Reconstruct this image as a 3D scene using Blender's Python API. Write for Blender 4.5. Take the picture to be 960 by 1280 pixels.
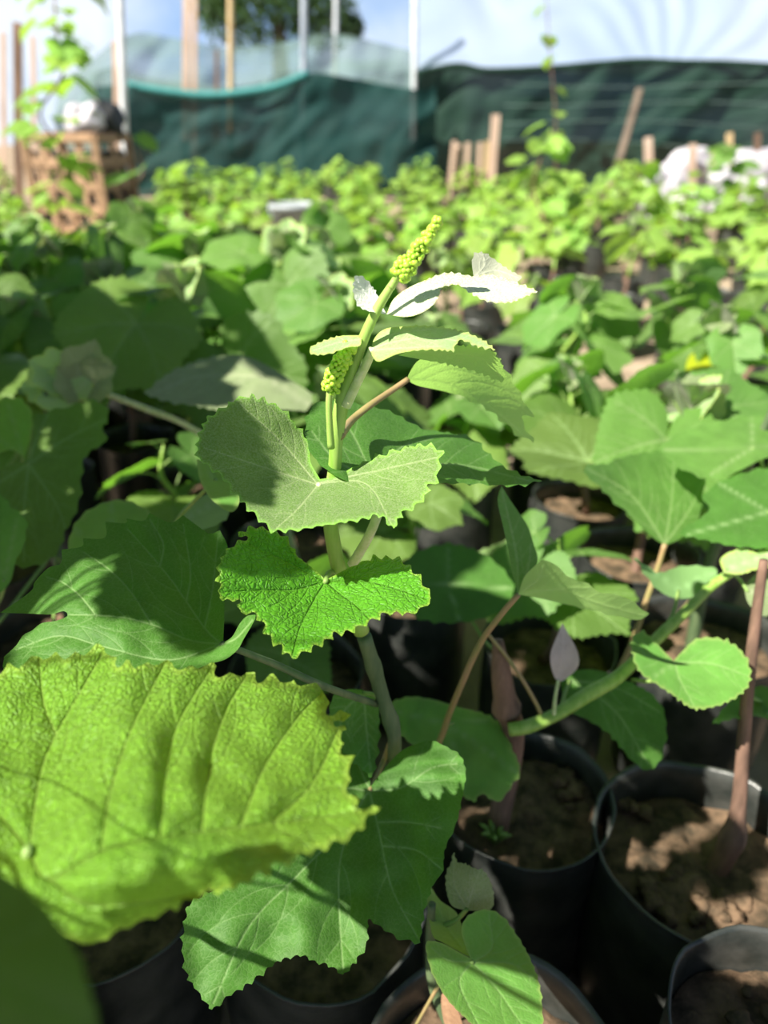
import bpy, bmesh, math, random
import numpy as np
from mathutils import Vector, Matrix, Euler, noise
from mathutils.geometry import delaunay_2d_cdt

for o in list(bpy.data.objects):
    bpy.data.objects.remove(o)
SC = bpy.context.scene
COL = SC.collection
R = math.radians

# ------------------------------------------------------------------ camera
F = 931.0
PITCH = R(27.7)
CAM = Vector((0, 0, 0.9))
FWD = Vector((0, math.cos(PITCH), -math.sin(PITCH)))
UPV = Vector((0, math.sin(PITCH), math.cos(PITCH)))
RGT = Vector((1, 0, 0))
cd = bpy.data.cameras.new('camera')
cam = bpy.data.objects.new('camera', cd)
COL.objects.link(cam)
cam.location = CAM
cam.rotation_euler = (math.pi / 2 - PITCH, 0, 0)
cd.sensor_fit = 'VERTICAL'
cd.sensor_height = 36.0
cd.sensor_width = 27.0
cd.lens = F / 1280 * 36.0
cd.clip_start = 0.01
cd.clip_end = 300
cd.dof.use_dof = True
cd.dof.focus_distance = 0.455
cd.dof.aperture_fstop = cd.lens / 5.8
SC.camera = cam

# ------------------------------------------------------------------ light
SC.view_settings.view_transform = 'Standard'
SC.view_settings.look = 'None'
SC.view_settings.gamma = 1.0
SC.view_settings.use_curve_mapping = False
SC.view_settings.exposure = 0.72

sl = bpy.data.lights.new('sun', 'SUN')
sl.energy = 7.6
sl.color = (1.0, 0.95, 0.84)
sl.angle = R(0.6)
sun = bpy.data.objects.new('sun', sl)
COL.objects.link(sun)
SUN_DIR = Vector((-0.66, -0.45, 0.88)).normalized()
sun.rotation_euler = SUN_DIR.to_track_quat('Z', 'Y').to_euler()

w = bpy.data.worlds.new('sky')
SC.world = w
w.use_nodes = True
nt = w.node_tree
nt.nodes.clear()


def N(t, kind, **kw):
    n = t.nodes.new(kind)
    for k, v in kw.items():
        if k.startswith('i_'):
            n.inputs[k[2:].replace('_', ' ')].default_value = v
        else:
            setattr(n, k, v)
    return n


tc = N(nt, 'ShaderNodeTexCoord')
nz = N(nt, 'ShaderNodeTexNoise', i_Scale=2.6, i_Detail=5.0, i_Roughness=0.6)
nt.links.new(tc.outputs['Generated'], nz.inputs['Vector'])
rp = N(nt, 'ShaderNodeValToRGB')
rp.color_ramp.elements[0].position = 0.42
rp.color_ramp.elements[0].color = (0.30, 0.48, 0.78, 1)
rp.color_ramp.elements[1].position = 0.62
rp.color_ramp.elements[1].color = (0.80, 0.88, 0.98, 1)
nt.links.new(nz.outputs['Fac'], rp.inputs['Fac'])
# bright haze low down, deeper blue overhead
sx = N(nt, 'ShaderNodeSeparateXYZ')
nt.links.new(tc.outputs['Generated'], sx.inputs[0])
hz = N(nt, 'ShaderNodeMapRange')
hz.inputs['From Min'].default_value = 0.10; hz.inputs['From Max'].default_value = 0.55
nt.links.new(sx.outputs['Z'], hz.inputs['Value'])
zc = N(nt, 'ShaderNodeMixRGB')
nt.links.new(hz.outputs['Result'], zc.inputs[0]); nt.links.new(rp.outputs['Color'], zc.inputs[1])
zc.inputs[2].default_value = (0.09, 0.135, 0.19, 1)
bg = N(nt, 'ShaderNodeBackground', i_Strength=0.75)
nt.links.new(zc.outputs[0], bg.inputs['Color'])
wo = N(nt, 'ShaderNodeOutputWorld')
nt.links.new(bg.outputs['Background'], wo.inputs['Surface'])

# ------------------------------------------------------------------ helpers
WL = {}          # world location of every object built


def P(px, py, d):
    """point of the place seen at that spot of the photograph, d metres in front of the lens"""
    px, py, d = float(px), float(py), float(d)
    return CAM + d * (FWD + (px - 480) / F * RGT - (py - 640) / F * UPV)


def S(px, py, Y):
    """the same, for a point standing Y metres north of the viewer"""
    r = FWD + (px - 480) / F * RGT - (py - 640) / F * UPV
    return CAM + r * (Y / r.y)


def tag(o, label=None, cat=None, group=None, kind=None):
    if label: o['label'] = label
    if cat: o['category'] = cat
    if group: o['group'] = group
    if kind: o['kind'] = kind
    return o


def thing(name, loc, label, cat, group=None):
    o = bpy.data.objects.new(name, None)
    COL.objects.link(o)
    o.empty_display_size = 0.05
    o.location = loc
    WL[o] = Vector(loc)
    return tag(o, label, cat, group)


def mesh_obj(name, verts, faces, mat, parent=None, origin=None, attrs=None, smooth=True, mats=None, midx=None):
    """verts in world space"""
    base = WL[parent] if parent else Vector((0, 0, 0))
    if origin is None:
        origin = base.copy() if parent else Vector((0, 0, 0))
    origin = Vector(origin)
    me = bpy.data.meshes.new(name)
    v = np.asarray([tuple(p) for p in verts], dtype=float) - np.array(origin)
    me.from_pydata(v.tolist(), [], [tuple(int(i) for i in f) for f in faces])
    if mats:
        for m in mats: me.materials.append(m)
        if midx is not None: me.polygons.foreach_set('material_index', midx)
    elif mat:
        me.materials.append(mat)
    if attrs:
        for k, a in attrs.items():
            at = me.attributes.new(k, 'FLOAT', 'POINT')
            at.data.foreach_set('value', np.asarray(a, dtype=np.float32))
    if smooth:
        me.polygons.foreach_set('use_smooth', [True] * len(me.polygons))
    me.update()
    o = bpy.data.objects.new(name, me)
    COL.objects.link(o)
    if parent: o.parent = parent
    o.location = origin - base
    WL[o] = origin
    return o


def catmull(pts, step=None, n=None):
    """smooth polyline through pts (rows of any width)"""
    p = np.asarray(pts, dtype=float)
    if len(p) < 3:
        k = n or 2
        t = np.linspace(0, 1, max(k, 2))[:, None]
        return p[0] * (1 - t) + p[-1] * t
    q = np.vstack([2 * p[0] - p[1], p, 2 * p[-1] - p[-2]])
    out = []
    for i in range(1, len(q) - 2):
        a, b, c, d = q[i - 1], q[i], q[i + 1], q[i + 2]
        L = np.linalg.norm((c - b)[:2] if step else (c - b)[:3])
        k = max(1, int(round(L / step))) if step else (n or 6)
        for j in range(k):
            t = j / k
            out.append(0.5 * ((2 * b) + (-a + c) * t + (2 * a - 5 * b + 4 * c - d) * t * t + (-a + 3 * b - 3 * c + d) * t ** 3))
    out.append(p[-1])
    return np.array(out)


def tube_geo(pts, radii, sides=8, n=5, knobs=None):
    """tapered tube through points; returns verts, faces"""
    rows = [list(p) + [r] for p, r in zip(pts, radii)]
    c = catmull(rows, n=n)
    V, Fc = [], []
    prev = None
    m = len(c)
    for i in range(m):
        a = Vector(c[max(i - 1, 0)][:3]); b = Vector(c[min(i + 1, m - 1)][:3])
        t = (b - a)
        t = t.normalized() if t.length > 1e-9 else Vector((0, 0, 1))
        if prev is None:
            u = t.orthogonal().normalized()
        else:
            u = (prev - t * prev.dot(t))
            u = u.normalized() if u.length > 1e-6 else t.orthogonal().normalized()
        prev = u
        v = t.cross(u)
        r = max(c[i][3], 0.0002)
        if knobs:
            r *= 1 + sum(k[1] * math.exp(-((i / (m - 1) - k[0]) / k[2]) ** 2) for k in knobs)
        for s in range(sides):
            an = 2 * math.pi * s / sides
            V.append(Vector(c[i][:3]) + (u * math.cos(an) + v * math.sin(an)) * r)
    for i in range(m - 1):
        for s in range(sides):
            s2 = (s + 1) % sides
            Fc.append((i * sides + s, i * sides + s2, (i + 1) * sides + s2, (i + 1) * sides + s))
    Fc.append(tuple(range(sides))[::-1])
    Fc.append(tuple((m - 1) * sides + s for s in range(sides)))
    return V, Fc


def tube(name, pts, radii, mat, parent, sides=8, n=5, knobs=None):
    V, Fc = tube_geo(pts, radii, sides, n, knobs)
    return mesh_obj(name, V, Fc, mat, parent)


class MB:
    def __init__(s): s.V = []; s.F = []

    def add(s, V, Fc):
        k = len(s.V)
        s.V += [Vector(v) for v in V]
        s.F += [tuple(i + k for i in f) for f in Fc]

    def bar(s, a, b, wx, wz, up=Vector((0, 0, 1))):
        a, b = Vector(a), Vector(b)
        t = (b - a).normalized()
        sx = t.cross(up)
        sx = sx.normalized() if sx.length > 1e-5 else Vector((1, 0, 0))
        sz = sx.cross(t).normalized()
        V = []
        for p in (a, b):
            for i, j in ((-1, -1), (1, -1), (1, 1), (-1, 1)):
                V.append(p + sx * (i * wx / 2) + sz * (j * wz / 2))
        s.add(V, [(0, 3, 2, 1), (4, 5, 6, 7), (0, 1, 5, 4), (1, 2, 6, 5), (2, 3, 7, 6), (3, 0, 4, 7)])

    def tube(s, pts, radii, sides=8, n=5, knobs=None):
        s.add(*tube_geo(pts, radii, sides, n, knobs))

    def obj(s, name, mat, parent=None, smooth=True, origin=None):
        return mesh_obj(name, s.V, s.F, mat, parent, origin=origin, smooth=smooth)


def ico_geo(c, r, sub=1, squash=(1, 1, 1), rough=0.0, seed=0):
    bm = bmesh.new()
    bmesh.ops.create_icosphere(bm, subdivisions=sub, radius=1)
    V = []
    for v in bm.verts:
        k = 1 + rough * noise.noise(v.co * 1.7 + Vector((seed * 3.1, seed * 1.7, 0)))
        V.append(Vector(c) + Vector((v.co.x * squash[0], v.co.y * squash[1], v.co.z * squash[2])) * r * k)
    Fc = [tuple(v.index for v in f.verts) for f in bm.faces]
    bm.free()
    return V, Fc


# ------------------------------------------------------------------ materials
def new_mat(name):
    m = bpy.data.materials.new(name)
    m.use_nodes = True
    m.node_tree.nodes.clear()
    return m, m.node_tree


def leaf_mat(name, top, vein, under, trans, tfac=0.4, rough=0.5, cell=260, bump=0.25, var=0.18,
             fuzz=0.0, fuzzcol=(0.6, 0.66, 0.55), edge=None, rand=0.0, sheen=0.0, spec=0.3):
    m, t = new_mat(name)
    L = t.links.new
    out = N(t, 'ShaderNodeOutputMaterial')
    ge = N(t, 'ShaderNodeNewGeometry')
    tc = N(t, 'ShaderNodeTexCoord')
    at = N(t, 'ShaderNodeAttribute', attribute_name='vein')
    ed = N(t, 'ShaderNodeAttribute', attribute_name='rim')
    # mottling
    n1 = N(t, 'ShaderNodeTexNoise', i_Scale=45.0, i_Detail=4.0)
    L(tc.outputs['Object'], n1.inputs['Vector'])
    vo = N(t, 'ShaderNodeTexVoronoi', feature='DISTANCE_TO_EDGE', i_Scale=float(cell))
    n2 = N(t, 'ShaderNodeTexNoise', i_Scale=float(cell) * 0.6, i_Detail=2.0)
    L(tc.outputs['Object'], n2.inputs['Vector'])
    mx = N(t, 'ShaderNodeMixRGB', blend_type='LINEAR_LIGHT', i_Fac=0.004)
    L(tc.outputs['Object'], mx.inputs[1]); L(n2.outputs['Color'], mx.inputs[2])
    L(mx.outputs[0], vo.inputs['Vector'])
    # small veins = thin edges of the cells
    mr = N(t, 'ShaderNodeMapRange')
    mr.inputs['From Min'].default_value = 0.0; mr.inputs['From Max'].default_value = 0.12
    mr.inputs['To Min'].default_value = 1.0; mr.inputs['To Max'].default_value = 0.0
    L(vo.outputs['Distance'], mr.inputs['Value'])
    # top colour with variation
    hv = N(t, 'ShaderNodeHueSaturation')
    hv.inputs['Color'].default_value = (*top, 1)
    vm = N(t, 'ShaderNodeMapRange')
    vm.inputs['From Min'].default_value = 0.3; vm.inputs['From Max'].default_value = 0.7
    vm.inputs['To Min'].default_value = 1 - var; vm.inputs['To Max'].default_value = 1 + var
    L(n1.outputs['Fac'], vm.inputs['Value'])
    if rand:
        oi = N(t, 'ShaderNodeObjectInfo')
        rm = N(t, 'ShaderNodeMapRange')
        rm.inputs['To Min'].default_value = 1 - rand; rm.inputs['To Max'].default_value = 1 + rand
        L(oi.outputs['Random'], rm.inputs['Value'])
        mm = N(t, 'ShaderNodeMath', operation='MULTIPLY')
        L(vm.outputs['Result'], mm.inputs[0]); L(rm.outputs['Result'], mm.inputs[1])
        L(mm.outputs[0], hv.inputs['Value'])
        hm = N(t, 'ShaderNodeMapRange')
        hm.inputs['To Min'].default_value = 0.48; hm.inputs['To Max'].default_value = 0.515
        m3 = N(t, 'ShaderNodeMath', operation='FRACT')
        m4 = N(t, 'ShaderNodeMath', operation='MULTIPLY'); m4.inputs[1].default_value = 7.31
        L(oi.outputs['Random'], m4.inputs[0]); L(m4.outputs[0], m3.inputs[0]); L(m3.outputs[0], hm.inputs['Value'])
        L(hm.outputs['Result'], hv.inputs['Hue'])
    else:
        L(vm.outputs['Result'], hv.inputs['Value'])
    c0 = N(t, 'ShaderNodeMixRGB', i_Fac=0.0)      # fine veins
    fm = N(t, 'ShaderNodeMath', operation='MULTIPLY'); fm.inputs[1].default_value = 0.22
    L(mr.outputs['Result'], fm.inputs[0]); L(fm.outputs[0], c0.inputs[0])
    L(hv.outputs['Color'], c0.inputs[1]); c0.inputs[2].default_value = (*vein, 1)
    c1 = N(t, 'ShaderNodeMixRGB')
    L(at.outputs['Fac'], c1.inputs[0]); L(c0.outputs[0], c1.inputs[1]); c1.inputs[2].default_value = (*vein, 1)
    last = c1
    if edge:
        c2 = N(t, 'ShaderNodeMixRGB')
        L(ed.outputs['Fac'], c2.inputs[0]); L(last.outputs[0], c2.inputs[1]); c2.inputs[2].default_value = (*edge, 1)
        last = c2
    if fuzz:
        wv = N(t, 'ShaderNodeTexNoise', i_Scale=900.0, i_Detail=3.0, i_Roughness=0.7)
        L(tc.outputs['Object'], wv.inputs['Vector'])
        wm = N(t, 'ShaderNodeMapRange')
        wm.inputs['From Min'].default_value = 0.42; wm.inputs['From Max'].default_value = 0.68
        wm.inputs['To Max'].default_value = fuzz
        L(wv.outputs['Fac'], wm.inputs['Value'])
        c3 = N(t, 'ShaderNodeMixRGB')
        L(wm.outputs['Result'], c3.inputs[0]); L(last.outputs[0], c3.inputs[1]); c3.inputs[2].default_value = (*fuzzcol, 1)
        last = c3
    # underside
    cu = N(t, 'ShaderNodeMixRGB')
    cuv = N(t, 'ShaderNodeMixRGB')
    L(at.outputs['Fac'], cuv.inputs[0]); cuv.inputs[1].default_value = (*under, 1)
    cuv.inputs[2].default_value = (*[min(1, u * 1.35 + 0.03) for u in under], 1)
    L(ge.outputs['Backfacing'], cu.inputs[0]); L(last.outputs[0], cu.inputs[1]); L(cuv.outputs[0], cu.inputs[2])
    # bump: quilted cells between the veins
    sq = N(t, 'ShaderNodeMath', operation='SQRT'); L(vo.outputs['Distance'], sq.inputs[0])
    hs = N(t, 'ShaderNodeMath', operation='MULTIPLY_ADD'); hs.inputs[1].default_value = -0.9
    L(at.outputs['Fac'], hs.inputs[0]); L(sq.outputs[0], hs.inputs[2])
    bp = N(t, 'ShaderNodeBump', i_Strength=bump, i_Distance=0.0012)
    L(hs.outputs[0], bp.inputs['Height'])
    pb = N(t, 'ShaderNodeBsdfPrincipled', i_Roughness=rough)
    pb.inputs['Specular IOR Level'].default_value = spec
    pb.inputs['Sheen Weight'].default_value = sheen
    L(cu.outputs[0], pb.inputs['Base Color']); L(bp.outputs[0], pb.inputs['Normal'])
    tr = N(t, 'ShaderNodeBsdfTranslucent')
    ct = N(t, 'ShaderNodeMixRGB', blend_type='MULTIPLY')
    tv = N(t, 'ShaderNodeMapRange'); tv.inputs['To Min'].default_value = 1.0; tv.inputs['To Max'].default_value = 0.75
    L(at.outputs['Fac'], tv.inputs['Value'])
    ct.inputs[0].default_value = 1; ct.inputs[1].default_value = (*trans, 1); L(tv.outputs['Result'], ct.inputs[2])
    L(ct.outputs[0], tr.inputs['Color']); L(bp.outputs[0], tr.inputs['Normal'])
    ms = N(t, 'ShaderNodeMixShader', i_Fac=tfac)
    L(pb.outputs[0], ms.inputs[1]); L(tr.outputs[0], ms.inputs[2])
    L(ms.outputs[0], out.inputs['Surface'])
    return m


def plain_mat(name, c1, c2, scale=60, rough=0.6, bump=0.2, dist=0.002, detail=5, spec=0.4, stretch=None, metal=0.0, sheen=0.0, sss=0.0):
    m, t = new_mat(name)
    L = t.links.new
    out = N(t, 'ShaderNodeOutputMaterial')
    tc = N(t, 'ShaderNodeTexCoord')
    mp = N(t, 'ShaderNodeMapping')
    if stretch: mp.inputs['Scale'].default_value = stretch
    L(tc.outputs['Object'], mp.inputs['Vector'])
    nz = N(t, 'ShaderNodeTexNoise', i_Scale=float(scale), i_Detail=float(detail), i_Roughness=0.6)
    L(mp.outputs[0], nz.inputs['Vector'])
    rp = N(t, 'ShaderNodeValToRGB')
    rp.color_ramp.elements[0].position = 0.35; rp.color_ramp.elements[0].color = (*c1, 1)
    rp.color_ramp.elements[1].position = 0.68; rp.color_ramp.elements[1].color = (*c2, 1)
    L(nz.outputs['Fac'], rp.inputs['Fac'])
    bp = N(t, 'ShaderNodeBump', i_Strength=bump, i_Distance=dist)
    L(nz.outputs['Fac'], bp.inputs['Height'])
    pb = N(t, 'ShaderNodeBsdfPrincipled', i_Roughness=rough, i_Metallic=metal)
    pb.inputs['Specular IOR Level'].default_value = spec
    pb.inputs['Sheen Weight'].default_value = sheen
    if sss:
        pb.inputs['Subsurface Weight'].default_value = sss
        pb.inputs['Subsurface Radius'].default_value = (0.002, 0.003, 0.001)
    L(rp.outputs[0], pb.inputs['Base Color']); L(bp.outputs[0], pb.inputs['Normal'])
    L(pb.outputs[0], out.inputs['Surface'])
    return m


def net_mat(name, col, alpha, trans=0.25, scale=14, a_var=0.25):
    """woven shade cloth: fine cloth that lets part of the view through, uneven from fold to fold"""
    m, t = new_mat(name)
    L = t.links.new
    out = N(t, 'ShaderNodeOutputMaterial')
    tc = N(t, 'ShaderNodeTexCoord')
    mp = N(t, 'ShaderNodeMapping'); mp.inputs['Scale'].default_value = (0.5, 0.5, 1.6)
    L(tc.outputs['Object'], mp.inputs[0])
    nz = N(t, 'ShaderNodeTexNoise', i_Scale=1.3, i_Detail=4.0, i_Roughness=0.6)
    L(mp.outputs[0], nz.inputs['Vector'])
    ar = N(t, 'ShaderNodeMapRange')
    ar.inputs['From Min'].default_value = 0.35; ar.inputs['From Max'].default_value = 0.65
    ar.inputs['To Min'].default_value = alpha - a_var; ar.inputs['To Max'].default_value = min(1, alpha + a_var)
    L(nz.outputs['Fac'], ar.inputs['Value'])
    cr = N(t, 'ShaderNodeMixRGB')
    L(nz.outputs['Fac'], cr.inputs[0])
    cr.inputs[1].default_value = (*[c * 0.8 for c in col], 1); cr.inputs[2].default_value = (*[c * 1.25 for c in col], 1)
    d = N(t, 'ShaderNodeBsdfPrincipled', i_Roughness=0.75)
    d.inputs['Specular IOR Level'].default_value = 0.2
    L(cr.outputs[0], d.inputs['Base Color'])
    tl = N(t, 'ShaderNodeBsdfTranslucent'); L(cr.outputs[0], tl.inputs['Color'])
    m1 = N(t, 'ShaderNodeMixShader', i_Fac=trans); L(d.outputs[0], m1.inputs[1]); L(tl.outputs[0], m1.inputs[2])
    tp = N(t, 'ShaderNodeBsdfTransparent')
    m2 = N(t, 'ShaderNodeMixShader')
    L(ar.outputs['Result'], m2.inputs[0]); L(tp.outputs[0], m2.inputs[1]); L(m1.outputs[0], m2.inputs[2])
    L(m2.outputs[0], out.inputs['Surface'])
    return m


M = {}
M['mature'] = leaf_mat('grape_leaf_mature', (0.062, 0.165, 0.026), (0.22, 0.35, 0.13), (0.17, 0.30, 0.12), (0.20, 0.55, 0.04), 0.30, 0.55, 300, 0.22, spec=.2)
M['bright'] = leaf_mat('grape_leaf_bright', (0.080, 0.285, 0.016), (0.11, 0.32, 0.035), (0.20, 0.34, 0.12), (0.26, 0.66, 0.02), 0.30, 0.42, 260, 1.1, edge=(0.28, 0.42, 0.06))
M['felt'] = leaf_mat('grape_leaf_felted', (0.10, 0.20, 0.03), (0.34, 0.42, 0.19), (0.42, 0.47, 0.36), (0.36, 0.58, 0.06), 0.30, 0.65, 420, 0.35,
                     fuzz=0.42, fuzzcol=(0.42, 0.48, 0.30), edge=(0.26, 0.62, 0.05), sheen=0.12)
M['white'] = leaf_mat('grape_leaf_white_down', (0.42, 0.50, 0.26), (0.62, 0.66, 0.48), (0.76, 0.78, 0.68), (0.55, 0.70, 0.25), 0.2, 0.8, 420, 0.25,
                      fuzz=0.9, fuzzcol=(0.80, 0.82, 0.72), edge=(0.50, 0.58, 0.08), sheen=0.6)
M['pale'] = leaf_mat('grape_leaf_pale_young', (0.26, 0.44, 0.14), (0.46, 0.57, 0.30), (0.32, 0.46, 0.18), (0.40, 0.7, 0.10), 0.3, 0.7, 420, 0.3,
                     fuzz=0.45, fuzzcol=(0.58, 0.62, 0.42), edge=(0.50, 0.62, 0.06), sheen=0.2)
M['olive'] = leaf_mat('grape_leaf_shade_tone', (0.045, 0.082, 0.020), (0.08, 0.12, 0.04), (0.12, 0.18, 0.08), (0.14, 0.3, 0.03), 0.25, 0.6, 200, 0.1)  # shade on the bottom left corner leaf, put into a darkened base colour
M['front'] = leaf_mat('grape_leaf_front', (0.150, 0.330, 0.030), (0.27, 0.44, 0.08), (0.16, 0.26, 0.06), (0.42, 0.68, 0.02), 0.36, 0.5, 300, 1.3, edge=(0.30, 0.46, 0.06))
M['light'] = leaf_mat('grape_leaf_light', (0.13, 0.33, 0.06), (0.26, 0.45, 0.14), (0.26, 0.40, 0.12), (0.40, 0.72, 0.05), 0.38, 0.55, 300, 0.25, edge=(0.30, 0.42, 0.12))
M['glow'] = leaf_mat('grape_leaf_translucent_glow', (0.11, 0.30, 0.05), (0.22, 0.42, 0.12), (0.36, 0.54, 0.18), (0.55, 0.92, 0.18), 0.5, 0.55, 300, 0.25)  # translucent leaf; sun glow partly put into its brightened colours
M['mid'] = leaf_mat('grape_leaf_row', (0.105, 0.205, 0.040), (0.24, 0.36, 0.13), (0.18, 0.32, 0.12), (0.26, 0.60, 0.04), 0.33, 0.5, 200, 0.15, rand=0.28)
M['far'] = leaf_mat('grape_leaf_sunlit_tone', (0.22, 0.38, 0.065), (0.30, 0.48, 0.13), (0.28, 0.40, 0.16), (0.42, 0.72, 0.05), 0.38, 0.5, 120, 0.1, rand=0.30)  # lighter copy of the row leaf, full sun put into the colour
M['grey'] = leaf_mat('grape_leaf_grey_down', (0.17, 0.24, 0.09), (0.32, 0.37, 0.20), (0.36, 0.38, 0.28), (0.40, 0.5, 0.15), 0.22, 0.75, 300, 0.2, fuzz=0.5, fuzzcol=(0.38, 0.38, 0.29), sheen=0.1)
M['yellow'] = leaf_mat('grape_leaf_yellow', (0.48, 0.56, 0.02), (0.55, 0.62, 0.12), (0.5, 0.55, 0.1), (0.85, 0.85, 0.02), 0.5, 0.5, 200, 0.15)
M['dry'] = leaf_mat('dry_leaf', (0.30, 0.17, 0.10), (0.36, 0.22, 0.13), (0.36, 0.25, 0.18), (0.3, 0.15, 0.06), 0.15, 0.8, 200, 0.4)
M['drygrey'] = leaf_mat('dry_grey_leaf', (0.50, 0.43, 0.40), (0.55, 0.48, 0.45), (0.50, 0.43, 0.40), (0.3, 0.22, 0.2), 0.15, 0.8, 200, 0.4)
M['stem_green'] = plain_mat('green_shoot', (0.20, 0.36, 0.05), (0.34, 0.48, 0.12), 120, 0.5, 0.15, 0.001, stretch=(1, 1, 0.15), sss=0.2)
M['stem_pale'] = plain_mat('pale_petiole', (0.42, 0.52, 0.20), (0.60, 0.64, 0.36), 200, 0.6, 0.1, 0.001, sheen=0.3, sss=0.2)
M['stem_cane'] = plain_mat('green_brown_cane', (0.055, 0.10, 0.042), (0.13, 0.17, 0.08), 90, 0.6, 0.3, 0.001, stretch=(1, 1, 0.2))
M['stem_wood'] = plain_mat('woody_trunk', (0.10, 0.06, 0.042), (0.27, 0.155, 0.11), 60, 0.8, 0.6, 0.003, stretch=(1, 1, 0.2))
M['pet_red'] = plain_mat('reddish_petiole', (0.22, 0.22, 0.07), (0.36, 0.22, 0.12), 40, 0.5, 0.1, 0.001)
M['pet_green'] = plain_mat('green_petiole', (0.16, 0.28, 0.06), (0.24, 0.34, 0.10), 60, 0.5, 0.1, 0.001)
M['bud'] = plain_mat('flower_buds', (0.28, 0.56, 0.03), (0.50, 0.72, 0.08), 400, 0.4, 0.1, 0.0005, sss=0.1)
M['soil'] = plain_mat('pot_soil', (0.045, 0.036, 0.024), (0.21, 0.135, 0.085), 38, 0.95, 0.9, 0.006, spec=0.1)
M['bag'] = plain_mat('black_nursery_plastic', (0.020, 0.024, 0.022), (0.062, 0.063, 0.058), 25, 0.36, 0.35, 0.004, spec=0.6)
M['ground'] = plain_mat('trodden_soil', (0.20, 0.15, 0.105), (0.42, 0.33, 0.24), 3.5, 0.95, 0.7, 0.02, detail=8, spec=0.1)


# ------------------------------------------------------------------ leaves
def pip(poly, pts):
    x, y = pts[:, 0], pts[:, 1]
    ins = np.zeros(len(pts), bool)
    n = len(poly)
    j = n - 1
    for i in range(n):
        xi, yi = poly[i]; xj, yj = poly[j]
        c = ((yi > y) != (yj > y))
        with np.errstate(divide='ignore', invalid='ignore'):
            xx = (xj - xi) * (y - yi) / (yj - yi + 1e-12) + xi
        ins ^= c & (x < xx)
        j = i
    return ins


def smooth_outline(pts, step):
    """closed outline: third element 1 marks a sharp corner; smooth between corners"""
    n = len(pts)
    sh = [i for i in range(n) if len(pts[i]) > 2 and pts[i][2]]
    xy = [p[:2] for p in pts]
    if not sh:
        ext = xy[-2:] + xy + xy[:3]
        c = catmull(ext, step=step)
        # keep the span from xy[0] to xy[0]
        a = np.argmin(np.linalg.norm(c - np.array(xy[0]), axis=1))
        tail = np.linalg.norm(c - np.array(xy[0]), axis=1)
        b = len(c) - 1 - np.argmin(tail[::-1])
        return c[a:b]
    out = []
    for k in range(len(sh)):
        i0, i1 = sh[k], sh[(k + 1) % len(sh)]
        idx = [i0]
        i = i0
        while True:
            i = (i + 1) % n
            idx.append(i)
            if i == i1: break
        seg = [xy[i] for i in idx]
        if len(seg) == 2:
            L = math.dist(*seg); kk = max(1, int(L / step))
            for j in range(kk):
                out.append(np.array(seg[0]) * (1 - j / kk) + np.array(seg[1]) * (j / kk))
        else:
            out += list(catmull(seg, step=step)[:-1])
    return np.array(out)


def serrate(c, period, amp, junction, size, seed):
    rnd = random.Random(seed)
    d = np.roll(c, -1, 0) - np.roll(c, 1, 0)
    area = 0.5 * np.sum(c[:, 0] * np.roll(c[:, 1], -1) - np.roll(c[:, 0], -1) * c[:, 1])
    sg = 1 if area > 0 else -1
    nrm = np.stack([d[:, 1], -d[:, 0]], 1) * sg
    nrm /= np.linalg.norm(nrm, axis=1)[:, None] + 1e-9
    seg = np.linalg.norm(c - np.roll(c, 1, 0), axis=1)
    s = np.cumsum(seg)
    ph, out = 0.0, []
    per, am = period, amp
    for i in range(len(c)):
        ph += seg[i] / per
        if ph >= 1:
            ph -= 1
            per = period * rnd.uniform(0.65, 1.4); am = amp * rnd.uniform(0.45, 1.3)
        k = (ph / 0.62 if ph < 0.62 else (1 - ph) / 0.38) ** 1.5
        f = np.linalg.norm(c[i] - junction) / size
        f = min(1, max(0, (f - 0.25) / 0.25))
        out.append(c[i] + nrm[i] * am * (k - 0.28) * f * 1.1)
    return np.array(out)


def clean(c, eps):
    out = [c[0]]
    for p in c[1:]:
        if np.linalg.norm(p - out[-1]) > eps: out.append(p)
    if np.linalg.norm(out[-1] - out[0]) < eps: out.pop()
    return np.array(out)


def auto_veins(mains, poly, size, step, seed, sec=True):
    """main veins as polylines from the junction; side veins branch off towards the margin"""
    rnd = random.Random(seed)
    V = []
    for m in mains:
        c = catmull(m, step=step)
        V.append((c, 1.0))
        if not sec or len(c) < 6: continue
        L = len(c)
        gap = max(3, int(0.15 * size / step))
        side = rnd.choice((-1, 1))
        for i in range(int(gap * 1.2), int(L * 0.93), gap):
            for sd in ((side,) if rnd.random() < 0.45 else (1, -1)):
                t = c[min(i + 2, L - 1)] - c[max(i - 2, 0)]
                a = math.atan2(t[1], t[0]) + sd * R(rnd.uniform(38, 52))
                p = c[i].copy(); ln = [p.copy()]
                mx = int((L - i) * 0.75 + 2)
                for k in range(min(mx, int(0.34 * size / step))):
                    a -= sd * 0.035
                    p = p + step * np.array([math.cos(a), math.sin(a)])
                    ln.append(p.copy())
                ln = np.array(ln)
                ins = pip(poly, ln)
                k = len(ln) if ins.all() else int(np.argmin(ins))
                if k > 3: V.append((ln[:k], 0.5))
            side = -side
    return V


PLEAT = [None]


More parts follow.
